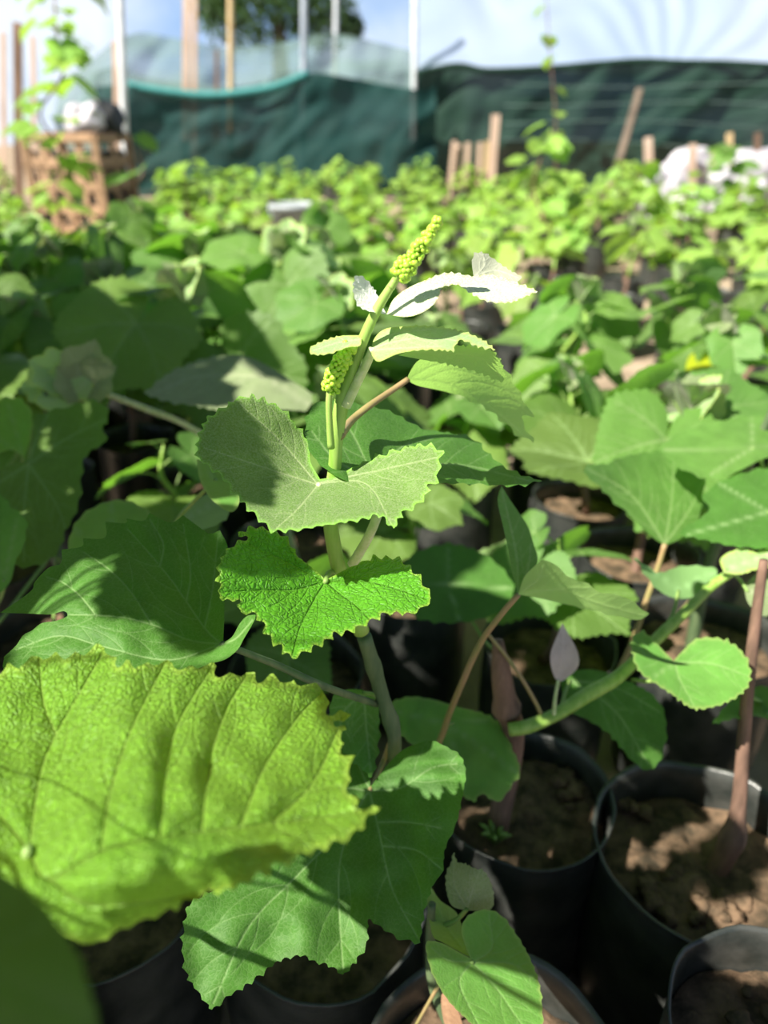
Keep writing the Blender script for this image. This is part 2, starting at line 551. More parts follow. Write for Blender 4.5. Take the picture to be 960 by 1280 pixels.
def leaf2d(outline, junction, mains, spacing, tooth=None, vw=2.0, seed=0, sec=True):
    """flat leaf: points, triangles and vein strength, in the units of the outline"""
    j = np.array(junction, float)
    raw = smooth_outline(outline, spacing * 0.55)
    size = np.max(np.linalg.norm(raw - j, axis=1))
    vw = max(vw, spacing * 0.27)
    poly = serrate(raw, tooth[0], tooth[1], j, size, seed) if tooth else raw
    poly = clean(poly, spacing * 0.25)
    veins = auto_veins(mains, poly, size, spacing * 0.6, seed, sec)
    lo, hi = poly.min(0), poly.max(0)
    gx, gy = np.meshgrid(np.arange(lo[0], hi[0], spacing), np.arange(lo[1], hi[1], spacing * 0.87))
    gx = gx + (np.arange(gx.shape[0]) % 2)[:, None] * spacing * 0.5
    g = np.stack([gx.ravel(), gy.ravel()], 1)
    extra = [g]
    SA, SB, SW, SV = [], [], [], []
    for c, wt in veins:
        for i in range(len(c) - 1):
            f = i / len(c)
            SA.append(c[i]); SB.append(c[i + 1]); SW.append(vw * (1 - 0.65 * f) * (1 if wt > 0.8 else 0.6)); SV.append(wt * (1 - 0.3 * f) if wt > .8 else wt * (1 - 0.5 * f))
        d = np.gradient(c, axis=0); nn = np.stack([-d[:, 1], d[:, 0]], 1)
        nn /= np.linalg.norm(nn, axis=1)[:, None] + 1e-9
        ww = vw * 1.3 * (1 if wt > 0.8 else 0.7)
        extra += [c, c + nn * ww, c - nn * ww]
    pts = np.vstack(extra)
    # strictly inside and clear of the border
    ins = pip(poly, pts)
    pts = pts[ins]
    A = poly; B = np.roll(poly, -1, 0)
    keep = seg_dist(pts, A, B)[0] > spacing * 0.22
    pts = pts[keep]
    # thin out near duplicates
    key = np.round(pts / (spacing * 0.22)).astype(int)
    _, ix = np.unique(key, axis=0, return_index=True)
    pts = pts[np.sort(ix)]
    allp = np.vstack([poly, pts])
    nb = len(poly)
    edges = [(i, (i + 1) % nb) for i in range(nb)]
    r = delaunay_2d_cdt([Vector(p) for p in allp], edges, [], 1, 1e-5)
    co = np.array([tuple(v) for v in r[0]])
    tri = [tuple(f) for f in r[2]]
    cen = np.array([co[list(f)].mean(0) for f in tri])
    ok = pip(poly, cen)
    tri = [f for f, k in zip(tri, ok) if k]
    vein = np.zeros(len(co)); wide = np.zeros(len(co))
    if SA:
        d, ix = seg_dist(co, np.array(SA), np.array(SB), np.array(SW))
        sv = np.array(SV)[ix]
        vein = np.exp(-(d ** 2)) * sv
        wide = np.exp(-(d / 3.2)) * sv
    bd = seg_dist(co, A, B)[0]
    rim = 0.8 * np.exp(-(bd / (0.012 * size + 1e-9)) ** 2)
    dm = np.full(len(co), 1e9)
    MA = [c[i] for c, wt in veins if wt > .8 for i in range(len(c) - 1)]; MBB = [c[i + 1] for c, wt in veins if wt > .8 for i in range(len(c) - 1)]
    if MA: dm = seg_dist(co, np.array(MA), np.array(MBB))[0]
    PLEAT[0] = dm
    return co, tri, vein, wide, rim, size


def seg_dist(p, A, B, Wd=None):
    A = np.asarray(A); B = np.asarray(B)
    best = np.full(len(p), 1e9); bi = np.zeros(len(p), int)
    for k in range(0, len(p), 1500):
        q = p[k:k + 1500, None, :]
        ab = (B - A)[None]
        t = ((q - A[None]) * ab).sum(2) / ((ab ** 2).sum(2) + 1e-12)
        t = np.clip(t, 0, 1)
        d = np.linalg.norm(q - (A[None] + ab * t[..., None]), axis=2)
        if Wd is not None: d = d / Wd[None]
        i = d.argmin(1)
        bi[k:k + 1500] = i; best[k:k + 1500] = d[np.arange(len(i)), i]
    return best, bi


def tps(anchors):
    a = np.array(anchors, float)
    X = a[:, :2] / 100.0; z = a[:, 2]
    n = len(a)

    def U(r): return np.where(r > 1e-9, r * r * np.log(r + 1e-12), 0)
    K = U(np.linalg.norm(X[:, None] - X[None], axis=2)) + np.eye(n) * 0.02
    Pm = np.hstack([np.ones((n, 1)), X])
    A = np.zeros((n + 3, n + 3)); A[:n, :n] = K; A[:n, n:] = Pm; A[n:, :n] = Pm.T
    sol = np.linalg.lstsq(A, np.concatenate([z, [0, 0, 0]]), rcond=None)[0]

    def f(q):
        q = np.asarray(q, float) / 100.0
        return U(np.linalg.norm(q[:, None] - X[None], axis=2)) @ sol[:n] + np.hstack([np.ones((len(q), 1)), q]) @ sol[n:]
    return f


LEAF_SEED = [0]


def traced_leaf(plant, mat, outline, junction, mains, anchors, spacing=7, tooth=None, vw=1.6, front=True, relief=0.0008,
                wave=0.0, petiole=None, pet_r=0.0016, pet_mat='pet_green', name='leaf', label=None, sec=True, pleat=0.0, psig=12):
    """a leaf whose margin follows the photograph's and whose depth follows the anchors (x, y, metres)"""
    LEAF_SEED[0] += 1
    sd = LEAF_SEED[0]
    co, tri, vein, wide, rim, size = leaf2d(outline, junction, mains, spacing, tooth, vw, sd, sec)
    f = tps(anchors)
    dep = f(co)
    sgn = 1 if front else -1
    dep = dep + sgn * (relief * wide + pleat * np.exp(-(PLEAT[0] / psig) ** 2))
    if wave:
        dep = dep + wave * np.array([noise.noise(Vector((p[0] / 45, p[1] / 45, sd))) for p in co])
    V = [P(p[0], p[1], d) for p, d in zip(co, dep)]
    tris = []
    for t in tri:
        a, b, c = (V[i] for i in t)
        n = (b - a).cross(c - a)
        if n.dot(CAM - a) * sgn < 0: t = t[::-1]
        tris.append(t)
    jd = float(f(np.array([junction]))[0])
    J = P(junction[0], junction[1], jd)
    o = mesh_obj(name, V, tris, M[mat], plant, origin=J, attrs={'vein': vein, 'rim': rim})
    if label: o['label'] = label
    if petiole:
        pts = [J] + list(petiole)
        n = len(pts)
        tube('petiole', pts, [pet_r * (1 + 0.35 * i / (n - 1)) for i in range(n)], M[pet_mat], o, 8, 5)
    return o


# the common grape leaf, flat, unit length from junction to tip along +y
def grape_outline(seed, lob=1.0):
    rnd = random.Random(seed)
    tab = [(0, 1.0), (13, 0.90), (26, 0.84 - 0.02 * lob), (40, 0.88), (50, 0.91), (64, 0.83), (80, 0.76 - 0.02 * lob), (98, 0.77), (112, 0.74), (130, 0.64), (148, 0.60), (162, 0.50), (172, 0.30)]
    pts = []
    for a, r in tab:
        r *= rnd.uniform(0.95, 1.05)
        s = 1 if a in (0,) else 0
        pts.append((r * math.sin(R(a)), r * math.cos(R(a)), s))
    left = []
    for a, r in tab[1:]:
        r *= rnd.uniform(0.95, 1.05)
        left.append((-r * math.sin(R(a)), r * math.cos(R(a)), 0))
    return pts + [(0, -0.03, 1)] + left[::-1]


def grape_mains():
    out = []
    for a, r in ((0, 0.95), (49, 0.86), (-49, 0.86), (105, 0.68), (-105, 0.68)):
        out.append([(0, 0), (0.5 * r * math.sin(R(a * 1.06)), 0.5 * r * math.cos(R(a * 1.06))), (r * math.sin(R(a)), r * math.cos(R(a)))])
    return out


def leaf_geo(seed, spacing=0.075, fold=0.35, droop=0.35, curl=0.2, tooth=(0.13, 0.05), flat=None):
    rnd = random.Random(seed)
    co, tri, vein, wide, rim, size = flat or leaf2d(grape_outline(seed), (0, 0), grape_mains(), spacing, tooth, 0.014, seed)
    x, y = co[:, 0], co[:, 1]
    r2 = x * x + y * y
    z = fold * np.abs(x) - droop * 0.5 * np.where(y > 0, y * y, 0.5 * y * y) - curl * x * x - 0.012 * wide
    z = z + 0.05 * np.array([noise.noise(Vector((a * 2.2, b * 2.2, seed * 1.3))) for a, b in zip(x, y)])
    xx = x * (1 - 0.22 * fold)
    V = np.stack([xx, y, z], 1)
    tris = []
    for t in tri:
        a, b, c = V[list(t)]
        if np.cross(b - a, c - a)[2] < 0: t = t[::-1]
        tris.append(t)
    return V, tris, vein, rim


def leaf_mesh(name, seed, mat, **kw):
    V, tris, vein, rim = leaf_geo(seed, **kw)
    me = bpy.data.meshes.new(name)
    me.from_pydata(V.tolist(), [], tris)
    for k, a in (('vein', vein), ('rim', rim)):
        at = me.attributes.new(k, 'FLOAT', 'POINT'); at.data.foreach_set('value', np.asarray(a, np.float32))
    me.polygons.foreach_set('use_smooth', [True] * len(me.polygons))
    me.materials.append(mat)
    return me


def leaf_matrix(loc, direction, up, size):
    y = Vector(direction).normalized()
    z = (Vector(up) - y * Vector(up).dot(y)).normalized()
    x = y.cross(z)
    m = Matrix((x, y, z)).transposed().to_4x4()
    return Matrix.Translation(loc) @ m @ Matrix.Scale(size, 4)


# ------------------------------------------------------------------ setting
def grid_geo(x0, x1, y0, y1, nx, ny, fz):
    V = [(x0 + (x1 - x0) * i / nx, y0 + (y1 - y0) * j / ny, 0) for j in range(ny + 1) for i in range(nx + 1)]
    V = [Vector((x, y, fz(x, y))) for x, y, _ in V]
    Fc = [(j * (nx + 1) + i, j * (nx + 1) + i + 1, (j + 1) * (nx + 1) + i + 1, (j + 1) * (nx + 1) + i) for j in range(ny) for i in range(nx)]
    return V, Fc


V, Fc = grid_geo(-16, 16, -3, 40, 160, 215, lambda x, y: 0.012 * noise.noise(Vector((x * 1.3, y * 1.3, 0))) - 0.012)
tag(mesh_obj('ground', V, Fc, M['ground']), 'bare trodden soil of the nursery yard under the pots', 'ground', kind='structure')


# ------------------------------------------------------------------ nursery bags
def bag_geo(r, h, seed, lean=(0, 0), soil_drop=0.035, seg=40):
    """open plastic bag: wall, rolled rim, inner wall; returns (bag V,F),(soil V,F) at the origin"""
    prof = [(0.0, 0.86), (0.03, 0.93), (0.25, 0.99), (0.5, 1.0), (0.75, 0.99), (0.93, 0.985), (0.985, 1.0), (1.0, 1.02), (1.003, 1.005)]
    inner = [(0.99, 0.975), (0.94, 0.962), (1 - (soil_drop + 0.03) / h, 0.955)]
    V, Fc = [], []
    rows = prof + inner
    for k, (z, s) in enumerate(rows):
        for i in range(seg):
            a = 2 * math.pi * i / seg
            wob = 1 + 0.030 * noise.noise(Vector((math.cos(a) * 1.2, math.sin(a) * 1.2, z * 1.3 + seed * 5))) + 0.018 * noise.noise(Vector((math.cos(a) * 4, math.sin(a) * 4, z * 2.5 + seed)))
            zz = z * h + (0.010 * noise.noise(Vector((math.cos(a) * 1.5, math.sin(a) * 1.5, seed * 3))) if z > 0.9 else 0)
            rr = r * s * wob
            V.append(Vector((rr * math.cos(a) + lean[0] * z, rr * math.sin(a) + lean[1] * z, zz)))
    for k in range(len(rows) - 1):
        for i in range(seg):
            j = (i + 1) % seg
            Fc.append((k * seg + i, k * seg + j, (k + 1) * seg + j, (k + 1) * seg + i))
    Fc.append(tuple(range(seg))[::-1])
    # soil: lumpy disc
    SV, SF = [Vector((lean[0], lean[1], h - soil_drop))], []
    rings = 10
    for q in range(1, rings + 1):
        for i in range(seg):
            a = 2 * math.pi * i / seg
            wob = 1 + 0.030 * noise.noise(Vector((math.cos(a) * 1.2, math.sin(a) * 1.2, 0.9 * 1.3 + seed * 5)))
            rr = r * 0.945 * wob * q / rings
            x, y = rr * math.cos(a), rr * math.sin(a)
            z = 0.011 * noise.noise(Vector((x * 38, y * 38, seed))) + 0.006 * noise.noise(Vector((x * 110, y * 110, seed))) - 0.008 * (q / rings) ** 2
            SV.append(Vector((x + lean[0], y + lean[1], h - soil_drop + z)))
    for i in range(seg):
        SF.append((0, 1 + i, 1 + (i + 1) % seg))
    for q in range(rings - 1):
        for i in range(seg):
            j = (i + 1) % seg
            SF.append((1 + q * seg + i, 1 + (q + 1) * seg + i, 1 + (q + 1) * seg + j, 1 + q * seg + j))
    return (V, Fc), (SV, SF)


def add_bag(plant, r, h, seed, lean=(0, 0), soil_drop=0.035, seg=48, label=None):
    (V, Fc), (SV, SF) = bag_geo(r, h, seed, lean, soil_drop, seg)
    b = WL[plant]
    o = mesh_obj('nursery_bag', [v + b for v in V], Fc, M['bag'], plant)
    mesh_obj('soil', [v + b for v in SV], SF, M['soil'], plant)
    return o


def clods(plant, x, y, z, n, seed, spread=0.05):
    """lumps of soil lying in the bag"""
    rnd = random.Random(seed)
    mb = MB()
    b = WL[plant]
    for k in range(n):
        a = rnd.uniform(0, 6.28); q = spread * math.sqrt(rnd.random())
        mb.add(*ico_geo((b.x + x + q * math.cos(a), b.y + y + q * math.sin(a), z + rnd.uniform(-0.002, 0.003)), rnd.uniform(0.004, 0.011), 2,
                        (1, rnd.uniform(0.7, 1.2), 0.65), 0.7, seed + k))
    o = mb.obj('soil_clods', M['soil'], plant)
    o['kind'] = 'stuff'
    return o



# ------------------------------------------------------------------ the young vine in the middle
vine = thing('potted_grapevine', (-0.060, 0.46, 0), 'tall young grapevine in sharp focus with flower clusters at its tip', 'grapevine')
add_bag(vine, 0.10, 0.25, 3)
stem_pts = [Vector((-0.035, 0.465, 0.19)), Vector((-0.012, 0.455, 0.33)), S(493, 940, 0.44), S(476, 865, 0.437), S(455, 795, 0.433)]
tube('woody_stem', stem_pts, [0.0078, 0.0070, 0.0058, 0.0056, 0.0054], M['stem_cane'], vine, 12, 8, knobs=[(0.62, 0.25, 0.03), (0.86, 0.28, 0.02)])
gs = [(452, 790, .0058), (440, 755, .0056), (424, 712, .0053), (414, 662, .0050), (413, 625, .0048), (418, 588, .0042), (421, 545, .0042), (427, 505, .0046), (436, 475, .0040), (448, 440, .0034), (461, 408, .0030), (474, 382, .0027), (485, 364, .0024), (494, 350, .0020)]
tube('green_shoot', [S(x, y, 0.42 + 0.013 * (y - 350) / 440) for x, y, r in gs], [r for _, _, r in gs], M['stem_green'], vine, 14, 5)


def flower_cluster(axis, r0, r1, n, seed, parent, stalk):
    """tight spike of tiny round flower buds"""
    rnd = random.Random(seed)
    ax = catmull([tuple(p) for p in axis], n=12)
    mb = MB()
    mb.tube([Vector(p) for p in ax], [0.0012] * len(ax), 6, 1)
    L = len(ax)
    for k in range(n):
        f = (k + 0.5) / n
        c = Vector(ax[min(L - 1, int(f * (L - 1)))])
        t = (Vector(ax[min(L - 1, int(f * (L - 1)) + 1)]) - Vector(ax[max(0, int(f * (L - 1)) - 1)])).normalized()
        u = t.orthogonal().normalized(); v = t.cross(u)
        a = k * 2.399963
        rr = (r0 * (1 - f) + r1 * f) * (0.75 + 0.5 * noise.noise(Vector((f * 9, seed, a)))) * (0.7 + 0.3 * math.sin(min(1, f * 5) * math.pi / 2))
        p = c + (u * math.cos(a) + v * math.sin(a)) * rr
        mb.add(*ico_geo(p, rnd.uniform(0.0012, 0.0022), 2, (1, 1, 1), 0.25, k))
    o = mb.obj('flower_cluster', M['bud'], parent)
    tube('stalk', stalk[0], stalk[1], M['stem_green'], o, 10, 5)
    return o


flower_cluster([S(499, 345, .418), S(512, 328, .418), S(530, 303, .418), S(549, 272, .418)], 0.0066, 0.0016, 120, 5, vine, ([S(488, 360, .42), S(494, 350, .42), S(500, 342, .418)], [.0023, .0021, .0016]))['label'] = 'pointed pale green flower cluster at the very tip'
flower_cluster([S(411, 488, .417), S(419, 468, .416), S(428, 450, .416), S(438, 430, .416)], 0.0064, 0.0036, 105, 9, vine, ([S(414, 560, .417), S(412, 530, .416), S(411, 505, .416), S(412, 486, .417)], [.0023, .0020, .0019, .0018]))['label'] = 'blunt green flower cluster on the left of the shoot'

# folded felted leaf
traced_leaf(vine, 'felt', [(400, 599, 1), (388, 577), (386, 555), (372, 534), (350, 510), (320, 497), (297, 498), (283, 508), (260, 523), (251, 540), (247, 556), (249, 573), (276, 594), (290, 612), (306, 630), (326, 650), (343, 663), (372, 662), (396, 658), (428, 653), (457, 648), (474, 643), (485, 653), (492, 661, 1), (503, 641), (517, 633), (531, 622), (534, 608), (545, 601), (549, 582), (550, 565), (538, 557), (513, 558), (478, 569), (442, 584), (421, 595)],
            (397, 606), [[(397, 606), (350, 551), (300, 505)], [(397, 606), (326, 583), (256, 560)], [(397, 606), (372, 636), (345, 660)], [(397, 604), (457, 605), (490, 657)], [(397, 604), (478, 587), (546, 572)]],
            [(398, 604, .462), (300, 500, .462), (249, 560, .440), (318, 590, .448), (343, 662, .412), (420, 652, .412), (492, 658, .408), (450, 618, .440), (548, 572, .450), (520, 557, .466), (386, 560, .484), (440, 586, .468), (372, 530, .486)],
            spacing=4.5, tooth=(15, 7), vw=1.1, wave=0.004, relief=0.0006, petiole=[S(405, 610, .418), S(414, 628, .42)], pet_mat='stem_pale', pet_r=.0018, label='greyish felted leaf folded like a saddle round the shoot')
# bright green leaf
traced_leaf(vine, 'bright', [(407, 725, 1), (393, 712), (370, 693), (358, 673), (340, 664), (318, 659), (300, 665, 1), (308, 674), (290, 683), (276, 700), (273, 720), (276, 738), (275, 748), (300, 752), (300, 765), (322, 769), (337, 797), (350, 807), (366, 823, 1), (390, 809), (403, 804), (417, 792), (435, 789), (463, 776), (483, 766), (515, 766), (533, 755), (540, 748, 1), (527, 727), (508, 706), (493, 698), (467, 698), (440, 708), (420, 718)],
            (407, 727), [[(407, 727), (393, 750), (375, 785), (366, 818)], [(407, 727), (437, 724), (480, 731), (532, 748)], [(407, 727), (425, 742), (445, 757), (462, 774)], [(407, 727), (370, 737), (327, 738), (280, 740)], [(407, 727), (360, 703), (312, 680)]],
            [(407, 727, .462), (366, 822, .398), (276, 700, .428), (276, 748, .416), (315, 662, .455), (538, 748, .428), (480, 698, .468), (400, 775, .424), (470, 735, .444), (340, 715, .446), (463, 776, .416)],
            spacing=4.5, tooth=(15, 7), vw=1.3, wave=0.004, relief=0.0011, pleat=0.0014, psig=8, petiole=[S(412, 716, .424), S(425, 715, .428)], pet_r=.0018, label='bright green quilted leaf below the felted one')
# upper white-downed leaf: left lobe, long right lobe, raised back lobe
traced_leaf(vine, 'white', [(483, 393, 1), (470, 366), (456, 348), (445, 345), (442, 356), (443, 370), (449, 383), (462, 389)], (482, 392), [[(482, 392), (462, 372), (448, 352)], [(482, 392), (460, 384), (446, 372)]],
            [(482, 392, .422), (446, 346, .418), (444, 370, .408), (462, 360, .430)], spacing=4, tooth=(8, 3), vw=1.0, front=False, label='left half of the white topmost leaf')
traced_leaf(vine, 'white', [(483, 393, 1), (492, 374), (510, 360), (535, 349), (560, 341), (590, 345), (615, 343), (642, 352), (672, 364, 1), (655, 371), (640, 377), (620, 378), (605, 375), (588, 366), (572, 356), (553, 359), (548, 371), (538, 384), (522, 393), (505, 396)], (486, 391), [[(486, 391), (540, 360), (600, 358), (668, 364)], [(486, 391), (515, 378), (545, 368)]],
            [(486, 391, .424), (540, 345, .436), (520, 393, .404), (600, 344, .440), (600, 374, .418), (670, 364, .428), (555, 362, .420)], spacing=4, tooth=(9, 3), vw=1.0, front=True, label='right half of the white topmost leaf')
traced_leaf(vine, 'grey', [(592, 346, 1), (590, 328), (594, 317), (604, 316), (616, 323), (634, 336), (652, 347), (640, 352), (615, 345)], (594, 345), [[(594, 345), (606, 332), (604, 318)], [(594, 345), (620, 338), (648, 347)]],
            [(594, 345, .440), (604, 317, .452), (650, 347, .446), (618, 332, .455)], spacing=4, tooth=(8, 2.5), vw=1.0, front=False, label='raised back lobe of the white topmost leaf')  # grey leaf colour stands in for the shade on this lobe
# second leaf: draped over its midrib
traced_leaf(vine, 'pale', [(452, 419, 1), (425, 420), (400, 428), (387, 436), (392, 443), (412, 442), (435, 434), (450, 432)], (451, 424), [[(451, 424), (420, 429), (392, 438)]], [(451, 424, .420), (390, 438, .412), (420, 421, .428), (430, 436, .410)], spacing=4, tooth=(9, 2), vw=1.0, label='left half of the draped pale leaf')
traced_leaf(vine, 'pale', [(464, 439, 1), (468, 423), (482, 411), (510, 408), (545, 408), (580, 415), (603, 425), (619, 437, 1), (598, 433), (575, 425), (566, 439, 1), (545, 437), (520, 438), (495, 443), (474, 452), (466, 446)], (466, 436), [[(466, 436), (490, 428), (540, 422), (612, 434)], [(466, 438), (490, 436), (550, 433)], [(466, 436), (490, 418), (540, 411)]],
            [(466, 438, .424), (490, 410, .436), (550, 409, .436), (617, 436, .424), (545, 424, .420), (474, 450, .404), (555, 438, .398), (500, 428, .420)], spacing=4, tooth=(9, 3.5), vw=1.1, petiole=[S(458, 455, .420), S(446, 478, .421), S(432, 508, .421)], pet_mat='stem_pale', pet_r=.0024, label='draped pale leaf with a toothed front edge')
traced_leaf(vine, 'glow', [(497, 444, 1), (520, 437), (545, 434), (566, 432), (590, 433), (612, 437), (624, 450), (631, 470), (627, 477), (610, 470), (590, 463), (560, 455), (530, 450)], (500, 441), [[(500, 441), (550, 441), (600, 448), (626, 472)], [(540, 440), (575, 452)]],
            [(500, 441, .432), (560, 433, .432), (615, 438, .432), (628, 474, .470), (560, 454, .462)], spacing=5, tooth=(10, 4), vw=1.0, front=False, label='shaded underside of the draped pale leaf')
# translucent leaf behind on the right
traced_leaf(vine, 'glow', [(508, 475, 1), (514, 462), (524, 450), (548, 440), (580, 440), (610, 446), (632, 462), (645, 485), (667, 521, 1), (652, 521), (658, 538), (666, 553, 1), (645, 541), (620, 519), (595, 503), (570, 493), (545, 487), (522, 482)], (510, 474), [[(510, 474), (560, 480), (610, 508), (660, 548)], [(510, 474), (550, 455), (610, 452)], [(530, 474), (565, 462), (600, 470)], [(560, 480), (600, 478), (650, 495)], [(600, 500), (640, 500), (662, 520)]],
            [(510, 474, .52), (560, 440, .515), (630, 462, .535), (666, 552, .60), (570, 492, .565), (660, 520, .585)], spacing=6, tooth=(26, 5), vw=1.4, front=False, petiole=[P(490, 488, .515), P(462, 507, .50), P(440, 525, .49), S(425, 545, .423)], pet_mat='pet_red', pet_r=.0021, label='sunlit translucent leaf behind the shoot on a reddish stalk')
# large shaded leaf behind
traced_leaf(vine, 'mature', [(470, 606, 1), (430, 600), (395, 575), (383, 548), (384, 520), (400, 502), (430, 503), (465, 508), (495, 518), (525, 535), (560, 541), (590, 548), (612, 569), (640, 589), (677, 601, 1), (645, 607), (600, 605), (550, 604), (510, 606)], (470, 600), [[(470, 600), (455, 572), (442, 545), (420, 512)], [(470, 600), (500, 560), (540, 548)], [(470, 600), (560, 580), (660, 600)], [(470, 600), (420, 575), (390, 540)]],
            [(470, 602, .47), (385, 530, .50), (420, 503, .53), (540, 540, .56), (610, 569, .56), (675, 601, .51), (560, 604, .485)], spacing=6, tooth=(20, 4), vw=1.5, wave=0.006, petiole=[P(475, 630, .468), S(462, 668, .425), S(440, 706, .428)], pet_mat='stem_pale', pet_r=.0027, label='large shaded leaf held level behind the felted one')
# leaf on the left with pale veins
traced_leaf(vine, 'mature', [(279, 803, 1), (280, 780), (281, 751), (284, 715), (285, 685), (275, 663, 1), (262, 667), (248, 658), (229, 644, 1), (215, 653), (200, 648), (187, 641, 1), (179, 651), (158, 648, 1), (157, 654), (132, 652, 1), (131, 672), (104, 673, 1), (102, 683), (77, 687, 1), (76, 704), (60, 710), (43, 728), (41, 736), (28, 747), (0, 766, 1), (34, 767), (62, 768), (80, 764), (84, 770), (70, 776), (52, 779), (40, 788), (29, 794), (20, 807), (5, 821, 1), (8, 840), (60, 862), (150, 866), (210, 848), (241, 838), (262, 830), (282, 824), (297, 812), (305, 798), (314, 783), (322, 768, 1), (309, 770), (300, 779), (290, 796)],
            (277, 805), [[(277, 805), (256, 785), (220, 733), (193, 699), (160, 662)], [(256, 784), (266, 735), (272, 672)], [(277, 805), (237, 800), (193, 782), (148, 771), (82, 768)], [(190, 781), (165, 742), (140, 715), (105, 690)], [(233, 752), (238, 715), (229, 655)], [(200, 708), (204, 680), (188, 650)], [(120, 770), (100, 745), (78, 728), (60, 722)], [(277, 805), (210, 825), (131, 809), (75, 795), (20, 812)], [(277, 805), (295, 798), (315, 776)]],
            [(278, 804, .445), (229, 645, .512), (284, 690, .500), (131, 660, .515), (0, 766, .475), (100, 767, .448), (60, 850, .425), (200, 850, .420), (320, 770, .436), (190, 740, .468), (10, 820, .440), (282, 822, .425)],
            spacing=5, vw=1.3, wave=0.005, relief=0.0010, pleat=0.0015, psig=9, petiole=[P(305, 815, .455), P(350, 833, .47), P(405, 858, .485), S(470, 880, .437)], pet_r=.0020, pet_mat='stem_cane', label='broad dull green leaf with pale veins on the left of the shoot')
# hanging leaf at the bottom
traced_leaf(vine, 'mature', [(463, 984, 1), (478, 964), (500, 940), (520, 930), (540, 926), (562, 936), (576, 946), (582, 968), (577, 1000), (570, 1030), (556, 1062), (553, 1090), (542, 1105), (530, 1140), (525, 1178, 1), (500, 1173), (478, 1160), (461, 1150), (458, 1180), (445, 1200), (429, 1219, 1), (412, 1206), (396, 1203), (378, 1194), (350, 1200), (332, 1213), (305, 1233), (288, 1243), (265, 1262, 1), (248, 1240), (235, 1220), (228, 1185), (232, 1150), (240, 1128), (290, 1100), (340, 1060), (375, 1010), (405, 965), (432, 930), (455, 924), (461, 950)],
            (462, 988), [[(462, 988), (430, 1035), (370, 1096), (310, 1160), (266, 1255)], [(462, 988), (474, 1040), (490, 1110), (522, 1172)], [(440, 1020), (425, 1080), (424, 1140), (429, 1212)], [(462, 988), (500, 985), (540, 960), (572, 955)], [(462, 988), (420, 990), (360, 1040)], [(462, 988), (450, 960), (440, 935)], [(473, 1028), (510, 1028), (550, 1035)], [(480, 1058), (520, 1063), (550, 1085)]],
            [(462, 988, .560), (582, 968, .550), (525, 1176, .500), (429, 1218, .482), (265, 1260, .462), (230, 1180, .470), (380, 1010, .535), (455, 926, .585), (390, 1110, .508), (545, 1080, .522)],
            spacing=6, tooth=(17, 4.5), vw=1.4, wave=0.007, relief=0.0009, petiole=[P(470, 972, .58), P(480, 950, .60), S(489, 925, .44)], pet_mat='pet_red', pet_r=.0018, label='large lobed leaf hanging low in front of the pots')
# small dark leaves lower on the stem
traced_leaf(vine, 'mature', [(452, 862, 1), (432, 862), (416, 872), (412, 895), (420, 925), (440, 950), (465, 972, 1), (472, 940), (474, 900), (470, 872)], (455, 866), [[(455, 866), (458, 910), (464, 965)], [(455, 866), (430, 890), (425, 925)]],
            [(455, 866, .585), (465, 970, .56), (415, 890, .57), (474, 900, .60)], spacing=7, tooth=(16, 4), petiole=[P(466, 868, .565), S(478, 872, .438)], label='small dark leaf close to the woody stem')

